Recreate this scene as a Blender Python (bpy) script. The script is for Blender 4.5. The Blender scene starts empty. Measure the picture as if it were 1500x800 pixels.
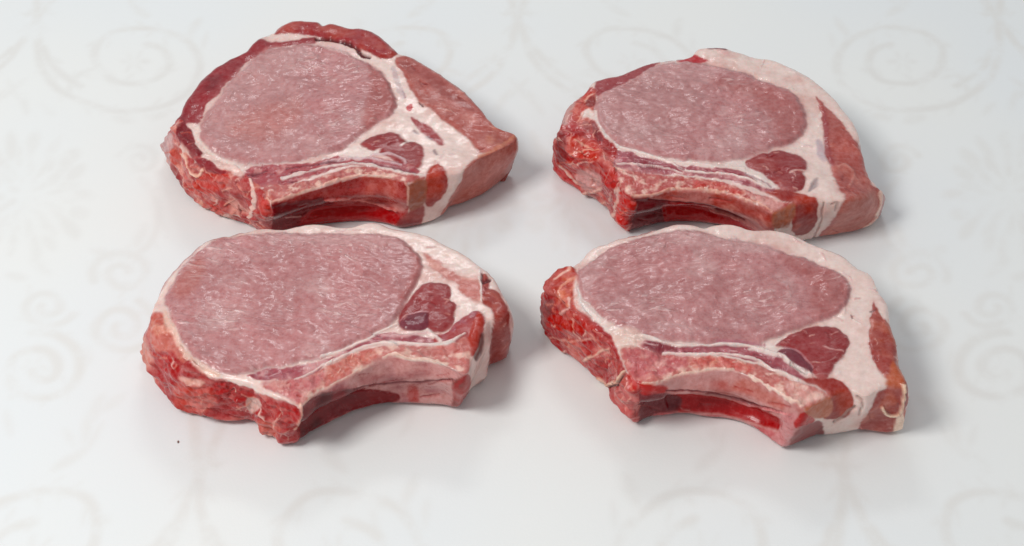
import bpy, math, random
import numpy as np

# ------------------------------------------------------------------ camera, world, light, exposure
scene = bpy.context.scene
ELEV = math.radians(43.0)
DIST = 0.70
FOCAL = 60.0
SENSOR = 36.0
cam_data = bpy.data.cameras.new('camera')
cam_data.lens = FOCAL
cam_data.sensor_width = SENSOR
cam_data.clip_start = 0.01
cam_data.clip_end = 20.0
cam = bpy.data.objects.new('camera', cam_data)
scene.collection.objects.link(cam)
CAM = np.array([0.0, -DIST * math.cos(ELEV), DIST * math.sin(ELEV)])
cam.location = CAM
cam.rotation_euler = (math.pi / 2 - ELEV, 0, 0)
cam_data.dof.use_dof = True
cam_data.dof.focus_distance = 0.685
cam_data.dof.aperture_fstop = 30.0
scene.camera = cam

world = bpy.data.worlds.new('World')
scene.world = world
world.use_nodes = True
wb = world.node_tree.nodes['Background']
wb.inputs['Color'].default_value = (0.95, 0.975, 1.0, 1)
wb.inputs['Strength'].default_value = 0.46


def area_lamp(name, loc, target, size, power, color):
    d = bpy.data.lights.new(name, 'AREA')
    d.shape = 'RECTANGLE'
    d.size, d.size_y = size
    d.energy = power
    d.color = color
    o = bpy.data.objects.new(name, d)
    scene.collection.objects.link(o)
    o.location = loc
    v = np.array(target, float) - np.array(loc, float)
    import mathutils
    o.rotation_euler = mathutils.Vector(v).to_track_quat('-Z', 'Y').to_euler()
    return o


area_lamp('softbox_lamp', (-0.62, -0.42, 1.00), (0.0, 0.0, 0.0), (0.36, 0.38), 9.4, (1.0, 0.985, 0.965))
area_lamp('rear_glint_lamp', (-0.05, 0.90, 0.90), (0.0, 0.0, 0.0), (0.34, 0.14), 2.0, (0.96, 0.985, 1.0))  # added lamp behind the chops, placed to draw wet glints on the meat

vs = scene.view_settings
vs.view_transform = 'Standard'
vs.look = 'None'
vs.exposure = 0.0
vs.gamma = 1.0
vs.use_curve_mapping = False
scene.render.engine = 'CYCLES'

# ------------------------------------------------------------------ photo pixel <-> world
W0, H0 = 1500.0, 800.0
RIGHT = np.array([1.0, 0, 0])
FWD = np.array([0, math.cos(ELEV), -math.sin(ELEV)])
UP = np.array([0, math.sin(ELEV), math.cos(ELEV)])
K = SENSOR / FOCAL / W0


def unproject(px, z=0.0):
    """photo pixels (N,2) -> points on the horizontal plane at height z"""
    p = np.atleast_2d(np.asarray(px, float))[:, :2]
    d = FWD + ((p[:, :1] - W0 / 2) * K) * RIGHT + ((H0 / 2 - p[:, 1:2]) * K) * UP
    t = (np.asarray(z) - CAM[2]) / d[:, 2]
    return CAM + d * t[:, None]


def project(P):
    v = P - CAM
    zc = v @ FWD
    return np.stack([W0 / 2 + (v @ RIGHT) / zc / K, H0 / 2 - (v @ UP) / zc / K], 1)


# ------------------------------------------------------------------ numpy noise
_rs = np.random.RandomState(7)
_perm = _rs.permutation(256)
_perm = np.concatenate([_perm, _perm, _perm])
_grad = _rs.normal(size=(256, 3))
_grad /= np.linalg.norm(_grad, axis=1)[:, None]


def noise(P, f=1.0, seed=0.0):
    p = P * f + np.array([seed * 17.3, seed * 7.7, seed * 3.1])
    i = np.floor(p).astype(np.int64)
    u = p - i
    w = u * u * u * (u * (u * 6 - 15) + 10)
    i &= 255
    out = 0.0
    for dx in (0, 1):
        for dy in (0, 1):
            for dz in (0, 1):
                h = _perm[_perm[_perm[(i[:, 0] + dx) & 255] + ((i[:, 1] + dy) & 255)] + ((i[:, 2] + dz) & 255)]
                g = _grad[h]
                dot = g[:, 0] * (u[:, 0] - dx) + g[:, 1] * (u[:, 1] - dy) + g[:, 2] * (u[:, 2] - dz)
                out = out + dot * (w[:, 0] if dx else 1 - w[:, 0]) * (w[:, 1] if dy else 1 - w[:, 1]) * (w[:, 2] if dz else 1 - w[:, 2])
    return out * 1.5


def fbm(P, f, seed=0, octaves=3):
    a, s = 1.0, 0.0
    for o in range(octaves):
        s = s + a * noise(P, f * 2 ** o, seed + o)
        a *= 0.5
    return s


def smoothstep(a, b, x):
    t = np.clip((x - a) / (b - a), 0, 1)
    return t * t * (3 - 2 * t)


def catmull(pts, n=6, closed=True):
    p = np.asarray(pts, float)
    N = len(p)
    out = []
    rng = range(N) if closed else range(N - 1)
    for k in rng:
        if closed:
            a, b, c, d = p[k - 1], p[k], p[(k + 1) % N], p[(k + 2) % N]
        else:
            a, b, c, d = p[max(k - 1, 0)], p[k], p[k + 1], p[min(k + 2, N - 1)]
        t = (np.arange(n) / n)[:, None]
        out.append(0.5 * (2 * b + (c - a) * t + (2 * a - 5 * b + 4 * c - d) * t ** 2 + (3 * b - a - 3 * c + d) * t ** 3))
    if not closed:
        out.append(p[-1:])
    return np.concatenate(out)


def seg_dist(q, poly, closed):
    """unsigned distance from q (N,2) to a polyline"""
    best = np.full(len(q), 1e9)
    n = len(poly)
    for k in range(n if closed else n - 1):
        a, b = poly[k], poly[(k + 1) % n]
        ab = b - a
        L = ab @ ab + 1e-12
        t = np.clip(((q - a) @ ab) / L, 0, 1)
        d = q - a - t[:, None] * ab
        best = np.minimum(best, d[:, 0] ** 2 + d[:, 1] ** 2)
    return np.sqrt(best)


def inside(q, poly):
    c = np.zeros(len(q), bool)
    x, y = q[:, 0], q[:, 1]
    n = len(poly)
    for k in range(n):
        x0, y0 = poly[k]
        x1, y1 = poly[(k + 1) % n]
        if y0 == y1:
            continue
        m = (y0 > y) != (y1 > y)
        c ^= m & (x < (x1 - x0) * (y - y0) / (y1 - y0) + x0)
    return c


def lin(c):
    c = np.asarray(c, float) / 255.0
    return np.where(c <= 0.04045, c / 12.92, ((c + 0.055) / 1.055) ** 2.4)


# ------------------------------------------------------------------ materials
def node_mat(name):
    m = bpy.data.materials.new(name)
    m.use_nodes = True
    nt = m.node_tree
    for n in list(nt.nodes):
        nt.nodes.remove(n)
    out = nt.nodes.new('ShaderNodeOutputMaterial')
    b = nt.nodes.new('ShaderNodeBsdfPrincipled')
    nt.links.new(b.outputs[0], out.inputs[0])
    return m, nt, b


def N(nt, kind, **kw):
    n = nt.nodes.new(kind)
    for k, v in kw.items():
        if k.startswith('i_'):
            n.inputs[k[2:].replace('_', ' ')].default_value = v
        else:
            setattr(n, k, v)
    return n


def attr(nt, name):
    return N(nt, 'ShaderNodeAttribute', attribute_name=name)


def math_node(nt, op, a, b=None, clamp=False):
    n = N(nt, 'ShaderNodeMath', operation=op)
    n.use_clamp = clamp
    for i, v in enumerate((a, b)):
        if v is None:
            continue
        if isinstance(v, (int, float)):
            n.inputs[i].default_value = v
        else:
            nt.links.new(v, n.inputs[i])
    return n.outputs[0]


def ramp(nt, x, lo, hi):
    n = N(nt, 'ShaderNodeMapRange', interpolation_type='SMOOTHSTEP')
    nt.links.new(x, n.inputs['Value'])
    n.inputs['From Min'].default_value = lo
    n.inputs['From Max'].default_value = hi
    return n.outputs[0]


def mix_col(nt, fac, a, b):
    n = N(nt, 'ShaderNodeMix', data_type='RGBA')
    nt.links.new(fac, n.inputs[0])
    for sock, v in ((n.inputs[6], a), (n.inputs[7], b)):
        if isinstance(v, tuple):
            sock.default_value = v
        else:
            nt.links.new(v, sock)
    return n.outputs[2]


def meat_material(name, coat=0.25, sss=0.3, sscale=0.0009, mottle=0.26):
    """raw meat: colour comes from the cut itself (attribute), grain, moisture and pale painted glints from nodes"""
    m, nt, b = node_mat(name)
    L = nt.links.new
    col = attr(nt, 'col').outputs['Color']
    fib = attr(nt, 'fib').outputs['Fac']
    rgh = attr(nt, 'rgh').outputs['Fac']
    fco = attr(nt, 'fco').outputs['Vector']
    tc = N(nt, 'ShaderNodeTexCoord').outputs['Object']
    # fibre streaks along the grain; pale flecks and ridges paint in wet glints
    n1 = N(nt, 'ShaderNodeTexNoise', i_Scale=0.85, i_Detail=1.5, i_Roughness=0.5, i_Distortion=0.9)
    L(fco, n1.inputs['Vector'])
    n2 = N(nt, 'ShaderNodeTexNoise', i_Scale=1.25, i_Detail=1.0, i_Roughness=0.5, i_Distortion=0.5)
    L(fco, n2.inputs['Vector'])
    n3 = N(nt, 'ShaderNodeTexNoise', i_Scale=38.0, i_Detail=4.0)
    L(tc, n3.inputs['Vector'])
    ridge = math_node(nt, 'SUBTRACT', 1.0, math_node(nt, 'MULTIPLY', math_node(nt, 'ABSOLUTE', math_node(nt, 'SUBTRACT', n1.outputs[0], 0.5)), 8.0), True)
    fleck = ramp(nt, n2.outputs[0], 0.59, 0.68)
    patch = ramp(nt, n3.outputs[0], 0.43, 0.62)
    ridge = math_node(nt, 'MULTIPLY', math_node(nt, 'MULTIPLY', ridge, ridge), patch)
    fl = math_node(nt, 'MULTIPLY', math_node(nt, 'MULTIPLY', fleck, patch), fib)
    rd = math_node(nt, 'MULTIPLY', math_node(nt, 'MULTIPLY', ridge, fib), 0.15)
    pale = math_node(nt, 'ADD', math_node(nt, 'MULTIPLY', fl, 0.42), rd, True)
    c1 = mix_col(nt, pale, col, tuple(lin((238, 206, 202))) + (1,))
    # fine mottling everywhere
    n4 = N(nt, 'ShaderNodeTexNoise', i_Scale=420.0, i_Detail=4.0, i_Roughness=0.65)
    L(tc, n4.inputs['Vector'])
    mo = ramp(nt, n4.outputs[0], 0.25, 0.75)
    hsv = N(nt, 'ShaderNodeHueSaturation')
    L(c1, hsv.inputs['Color'])
    L(math_node(nt, 'ADD', math_node(nt, 'MULTIPLY', mo, mottle), 1.0 - mottle / 2), hsv.inputs['Value'])
    L(math_node(nt, 'SUBTRACT', 1.12, math_node(nt, 'MULTIPLY', mo, 0.2)), hsv.inputs['Saturation'])
    L(hsv.outputs[0], b.inputs['Base Color'])
    # relief
    h1 = math_node(nt, 'ADD', math_node(nt, 'MULTIPLY', ridge, 0.22), math_node(nt, 'MULTIPLY', math_node(nt, 'MULTIPLY', fleck, patch), 1.0))
    h1 = math_node(nt, 'MULTIPLY', h1, fib)
    hh = math_node(nt, 'ADD', h1, math_node(nt, 'MULTIPLY', math_node(nt, 'MULTIPLY', n4.outputs[0], 0.36), ramp(nt, rgh, 0.14, 0.40)))
    bump = N(nt, 'ShaderNodeBump', i_Strength=0.6, i_Distance=0.0005)
    L(hh, bump.inputs['Height'])
    L(bump.outputs[0], b.inputs['Normal'])
    rr = math_node(nt, 'ADD', rgh, math_node(nt, 'MULTIPLY', math_node(nt, 'SUBTRACT', n4.outputs[0], 0.5), 0.35), True)
    L(rr, b.inputs['Roughness'])
    b.inputs['IOR'].default_value = 1.40
    b.inputs['Subsurface Weight'].default_value = sss
    b.inputs['Subsurface Radius'].default_value = (1.0, 0.35, 0.25)
    b.inputs['Subsurface Scale'].default_value = sscale
    b.inputs['Specular IOR Level'].default_value = 0.34
    b.inputs['Coat Weight'].default_value = coat
    b.inputs['Coat Roughness'].default_value = 0.10
    b.inputs['Coat IOR'].default_value = 1.33
    L(bump.outputs[0], b.inputs['Coat Normal'])
    return m


MATS = {
    'muscle': meat_material('raw_pork_muscle', 0.45),
    'fat': meat_material('pork_fat', 0.55, 0.5, 0.0016, 0.12),
    'bone': meat_material('wet_bone_and_marrow', 0.35),
}


def cloth_material():
    m, nt, b = node_mat('damask_printed_cover')
    L = nt.links.new
    pat = attr(nt, 'print').outputs['Fac']
    tc = N(nt, 'ShaderNodeTexCoord').outputs['Object']
    n1 = N(nt, 'ShaderNodeTexNoise', i_Scale=55.0, i_Detail=5.0, i_Roughness=0.6)
    L(tc, n1.inputs['Vector'])
    n2 = N(nt, 'ShaderNodeTexNoise', i_Scale=6.0, i_Detail=2.0)
    L(tc, n2.inputs['Vector'])
    f = math_node(nt, 'MULTIPLY', pat, ramp(nt, n1.outputs[0], 0.25, 0.6), True)
    base = mix_col(nt, ramp(nt, n2.outputs[0], 0.35, 0.65), tuple(lin((228, 231, 232))) + (1,), tuple(lin((231, 232, 230))) + (1,))
    c = mix_col(nt, f, base, tuple(lin((223, 222, 219))) + (1,))
    L(c, b.inputs['Base Color'])
    n3 = N(nt, 'ShaderNodeTexNoise', i_Scale=900.0, i_Detail=2.0)
    L(tc, n3.inputs['Vector'])
    bump = N(nt, 'ShaderNodeBump', i_Strength=0.12, i_Distance=0.0003)
    L(math_node(nt, 'ADD', n3.outputs[0], math_node(nt, 'MULTIPLY', f, 0.6)), bump.inputs['Height'])
    L(bump.outputs[0], b.inputs['Normal'])
    L(math_node(nt, 'SUBTRACT', 0.62, math_node(nt, 'MULTIPLY', f, 0.12)), b.inputs['Roughness'])
    b.inputs['Specular IOR Level'].default_value = 0.3
    return m


# ------------------------------------------------------------------ mesh helper
def grid_mesh(name, verts, quads, mat, attrs, normals=None):
    me = bpy.data.meshes.new(name)
    me.vertices.add(len(verts))
    me.vertices.foreach_set('co', np.ascontiguousarray(verts, np.float32).ravel())
    nf = len(quads)
    me.loops.add(nf * 4)
    me.loops.foreach_set('vertex_index', np.ascontiguousarray(quads, np.int32).ravel())
    me.polygons.add(nf)
    me.polygons.foreach_set('loop_start', np.arange(0, nf * 4, 4, dtype=np.int32))
    me.update(calc_edges=True)
    me.polygons.foreach_set('use_smooth', np.ones(nf, bool))
    for k, v in attrs.items():
        if v.ndim == 1:
            a = me.attributes.new(k, 'FLOAT', 'POINT')
            a.data.foreach_set('value', np.ascontiguousarray(v, np.float32))
        elif v.shape[1] == 4:
            a = me.attributes.new(k, 'FLOAT_COLOR', 'POINT')
            a.data.foreach_set('color', np.ascontiguousarray(v, np.float32).ravel())
        else:
            a = me.attributes.new(k, 'FLOAT_VECTOR', 'POINT')
            a.data.foreach_set('vector', np.ascontiguousarray(v, np.float32).ravel())
    me.materials.append(mat)
    if normals is not None:
        me.normals_split_custom_set_from_vertices(np.ascontiguousarray(normals, np.float32))
    return me


# ------------------------------------------------------------------ the printed cover the chops lie on
def spiral(cx, cy, r0, r1, a0, turns, n=26, sq=0.78):
    t = np.linspace(0, 1, n)
    a = math.radians(a0) + t * turns * 2 * math.pi
    r = r0 + (r1 - r0) * t
    return np.stack([cx + r * np.cos(a), cy + sq * r * np.sin(a)], 1)


def ell(cx, cy, rx, ry, ang, n=14):
    a = np.linspace(0, 2 * math.pi, n, endpoint=False)
    c, s = math.cos(math.radians(ang)), math.sin(math.radians(ang))
    x, y = rx * np.cos(a), ry * np.sin(a)
    return np.stack([cx + c * x - s * y, cy + s * x + c * y], 1)


def build_cover():
    # the print is drawn once for half a repeat and mirrored / half-dropped over the sheet
    strokes, blobs = [], []
    rl = random.Random(5)

    def S(pts, w, o=0.9):
        p = catmull(pts, 4, False)
        strokes.append((unproject(p)[:, :2], w, o))
        # small acanthus leaves curling off the scroll
        run, side = 0.0, 1
        for k in range(1, len(p) - 1):
            run += np.hypot(*(p[k] - p[k - 1]))
            if run > 13:
                run, side = 0.0, -side
                d = math.degrees(math.atan2(*(p[k + 1] - p[k - 1])[::-1])) + side * rl.uniform(25, 50)
                s_ = rl.uniform(8, 15)
                cx, cy = p[k, 0] + s_ * .8 * math.cos(math.radians(d)), p[k, 1] + s_ * .8 * math.sin(math.radians(d))
                Bb(ell(cx, cy, s_, s_ * .36, d), .62)
    Bb = lambda pts, o=0.6: blobs.append((unproject(pts)[:, :2], o))
    S([(55, -30), (55, 20), (55, 58)], .0011)
    Bb([(55, 5), (62, 14), (90, 18), (76, 25), (64, 24), (60, 34), (55, 36)], .8)
    S([(55, 55), (60, 95), (85, 130), (130, 153), (190, 163), (250, 152), (285, 122), (291, 85), (265, 54), (215, 41), (165, 48), (138, 75),
       (146, 104), (180, 122), (225, 118), (248, 95), (240, 74), (214, 64)], .0010)
    S([(62, 70), (80, 100), (112, 122), (120, 126)], .0008)
    S([(100, 138), (112, 112), (140, 100)], .0008, .6)
    for a, r in ((0, 26), (55, 22), (120, 24), (180, 24), (235, 20), (300, 22)):
        Bb(ell(197 + .6 * r * math.cos(math.radians(a)), 90 + .45 * r * math.sin(math.radians(a)), r * .42, r * .2, a), .7)
    for x, y, a, s in ((20, 130, 60, 20), (36, 150, 75, 22), (70, 160, 40, 16), (180, 175, 10, 20), (230, 170, -10, 18), (205, 15, 30, 20), (190, -2, 80, 16), (285, 40, -50, 20), (300, 60, -70, 15)):
        Bb(ell(x, y, s, s * .42, a), .6)
    # the big flower head
    for ring, (rx, ry, n, pl) in enumerate(((80, 78, 17, 22), (60, 58, 15, 20), (42, 40, 12, 17), (20, 22, 8, 13))):
        for k in range(n):
            a = 2 * math.pi * (k + .5 * ring) / n
            cx, cy = 40 + rx * math.cos(a), 285 + ry * math.sin(a)
            Bb(ell(cx + rl.uniform(-5, 5), cy + rl.uniform(-5, 5), pl * rl.uniform(.8, 1.2), pl * rl.uniform(.38, .6), math.degrees(a) + rl.uniform(-18, 18)), rl.uniform(.35, .7))
    S(spiral(205, 235, 30, 6, 200, 1.4), .0008, .7)
    S([(205, 262), (225, 290), (232, 330), (215, 360), (190, 375)], .0008, .6)
    for x, y, a, s in ((228, 300, 70, 22), (205, 345, 120, 24), (240, 335, 60, 18), (150, 372, 20, 22), (60, 390, 40, 24), (25, 405, 10, 20)):
        Bb(ell(x, y, s, s * .45, a), .55)
    S(spiral(180, 400, 46, 10, 160, 1.5), .0009, .7)
    S(spiral(70, 450, 40, 8, 20, 1.5), .0009, .7)
    S(spiral(178, 478, 56, 10, -60, 1.7), .0010, .8)
    S(spiral(58, 540, 70, 14, -100, 1.7), .0012, .9)
    for a, r in ((20, 26), (90, 20), (160, 26), (230, 22), (310, 22)):
        Bb(ell(50 + .6 * r * math.cos(math.radians(a)), 535 + .45 * r * math.sin(math.radians(a)), r * .45, r * .22, a), .6)
    for x, y, a, s in ((140, 600, 120, 30), (125, 630, 100, 28), (165, 590, 150, 24), (100, 640, 60, 20), (12, 620, 80, 22), (130, 520, 80, 18)):
        Bb(ell(x, y, s, s * .42, a), .55)
    x0, x1 = unproject([(55, 30)])[0, 0], unproject([(290, 700)])[0, 0]
    y0, y1 = unproject([(55, 30)])[0, 1], unproject([(290, 700)])[0, 1]
    hp, hd = abs(x1 - x0), abs(y0 - y1)
    fine_x = np.arange(-0.29, 0.2901, 0.0013)
    fine_y = np.arange(-0.20, 0.2901, 0.0013)
    cx = np.concatenate([np.linspace(-1.6, -0.30, 22), fine_x, np.linspace(0.30, 1.6, 22)])
    cy = np.concatenate([np.linspace(-1.2, -0.21, 20), fine_y, np.linspace(0.30, 2.0, 24)])
    X, Y = np.meshgrid(cx, cy)
    V = np.stack([X.ravel(), Y.ravel(), np.zeros(X.size)], 1)
    pat = np.zeros(len(V))
    q = V[:, :2] + 0.0012 * np.stack([noise(V, 60, 1), noise(V, 60, 2)], 1)

    def variants(p):
        for row in range(-2, 3):
            for c in range(-5, 7):
                if (c + row) % 2:
                    continue
                for mir in (1, -1):
                    r = p.copy()
                    r[:, 0] = x0 + hp * c + mir * (p[:, 0] - x0)
                    r[:, 1] = p[:, 1] + hd * row
                    if r[:, 0].max() < -.29 or r[:, 0].min() > .29 or r[:, 1].max() < -.2 or r[:, 1].min() > .29:
                        continue
                    yield r

    def near(r, pad):
        return np.where((q[:, 0] > r[:, 0].min() - pad) & (q[:, 0] < r[:, 0].max() + pad) & (q[:, 1] > r[:, 1].min() - pad) & (q[:, 1] < r[:, 1].max() + pad))[0]
    for p, w, o in strokes:
        for r in variants(p):
            i = near(r, .005)
            if len(i):
                d = seg_dist(q[i], r, False)
                pat[i] = np.maximum(pat[i], o * (1 - smoothstep(w * .5, w + .0026, d)))
    for p, o in blobs:
        for r in variants(p):
            i = near(r, .004)
            if len(i):
                d = seg_dist(q[i], r, True) * np.where(inside(q[i], r), -1, 1)
                pat[i] = np.maximum(pat[i], o * (1 - smoothstep(-.0030, .0012, d)))
    nx, ny = len(cx), len(cy)
    idx = np.arange(nx * ny).reshape(ny, nx)
    quads = np.stack([idx[:-1, :-1], idx[:-1, 1:], idx[1:, 1:], idx[1:, :-1]], -1).reshape(-1, 4)
    me = grid_mesh('tablecloth', V, quads, cloth_material(), {'print': pat})
    o = bpy.data.objects.new('tablecloth', me)
    scene.collection.objects.link(o)
    o['kind'] = 'structure'


build_cover()

# ------------------------------------------------------------------ meat colours (sRGB)
EYE = (190, 139, 139)
EYE_PALE = (201, 160, 159)
EYE_RED = (174, 102, 98)
FAT = (231, 209, 202)
DARK = (158, 72, 74)
PURPLE = (136, 68, 80)
RIM = (158, 62, 68)
CHINE = (174, 58, 60)
BLOOD = (176, 26, 28)
ORANGE = (200, 106, 88)
SPONGE = (200, 130, 124)
SPOT = (228, 190, 178)
MAROON = (138, 14, 28)
SLOT = (178, 14, 22)
LIP = (204, 150, 146)
MAUVE = (172, 98, 106)
FLAP = (182, 108, 101)
WALL = (192, 122, 112)
TAN = (186, 118, 92)
WHITE = (232, 214, 208)


def P(part, col, pts, **kw):      # a region of the cut
    d = dict(kind='poly', part=part, col=col, pts=pts, soft=2.0, dz=0.0, lump=0.0, lf=180.0, fib=0.0, warp=2.0, rough=0.42, c2=None, f2=150.0, t2=0.1, a=1.0)
    d.update(kw)
    return d


def S(col, pts, w=2.0, **kw):     # a seam, vein or crease
    d = dict(kind='line', part=None, col=col, pts=pts, w=w, soft=1.5, dz=0.0, lump=0.0, lf=180.0, fib=0.0, warp=1.6, rough=0.36, c2=None, f2=150.0, t2=0.1, a=1.0)
    d.update(kw)
    return d


def eye(pts, **kw):
    return P('loin_eye', EYE, pts, **dict(dict(dz=1.2, fib=1.0, c2=EYE_PALE, f2=45.0, t2=0.25, lump=0.35, lf=90.0, soft=4.0, warp=3.0, rough=0.30), **kw))


# ------------------------------------------------------------------ the four chops, traced from the cut faces
CHOPS = []

# ---- bottom left
c = dict(label='pork chop with a white dot in its raw red backbone end', h=0.0292, ang=-12, seed=3)
c['outline'] = [
    (219, 470, 213, 520), (222, 452), (238, 424), (256, 400), (274, 380), (292, 363), (312, 350), (340, 344), (360, 339), (386, 332), (416, 334), (436, 329), (460, 326), (480, 328),
    (512, 332), (536, 326), (554, 326), (574, 334), (604, 338), (628, 344), (650, 355), (676, 367), (696, 382), (716, 400), (733, 426),
    (744, 448, 746, 505), (742, 458, 744, 522), (730, 466, 736, 533), (716, 468, 716, 543), (711, 478, 711, 561), (706, 490, 692, 576), (694, 520, 679, 592), (682, 546, 670, 602),
    (652, 534, 650, 600), (628, 528, 625, 597), (600, 527, 600, 595), (576, 522, 575, 596), (550, 528, 552, 599), (530, 538, 530, 604), (506, 553, 506, 612), (480, 566, 480, 624), (460, 575, 456, 638),
    (440, 592, 437, 653), (424, 586, 420, 657), (408, 580, 408, 656), (398, 576, 402, 645), (380, 566, 382, 640), (368, 560, 372, 625), (340, 554, 340, 620), (318, 552, 322, 618), (296, 546, 296, 616), (272, 538, 270, 606),
    (252, 522, 250, 596), (238, 505, 236, 576), (226, 490, 224, 562), (220, 480, 214, 538)]
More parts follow.
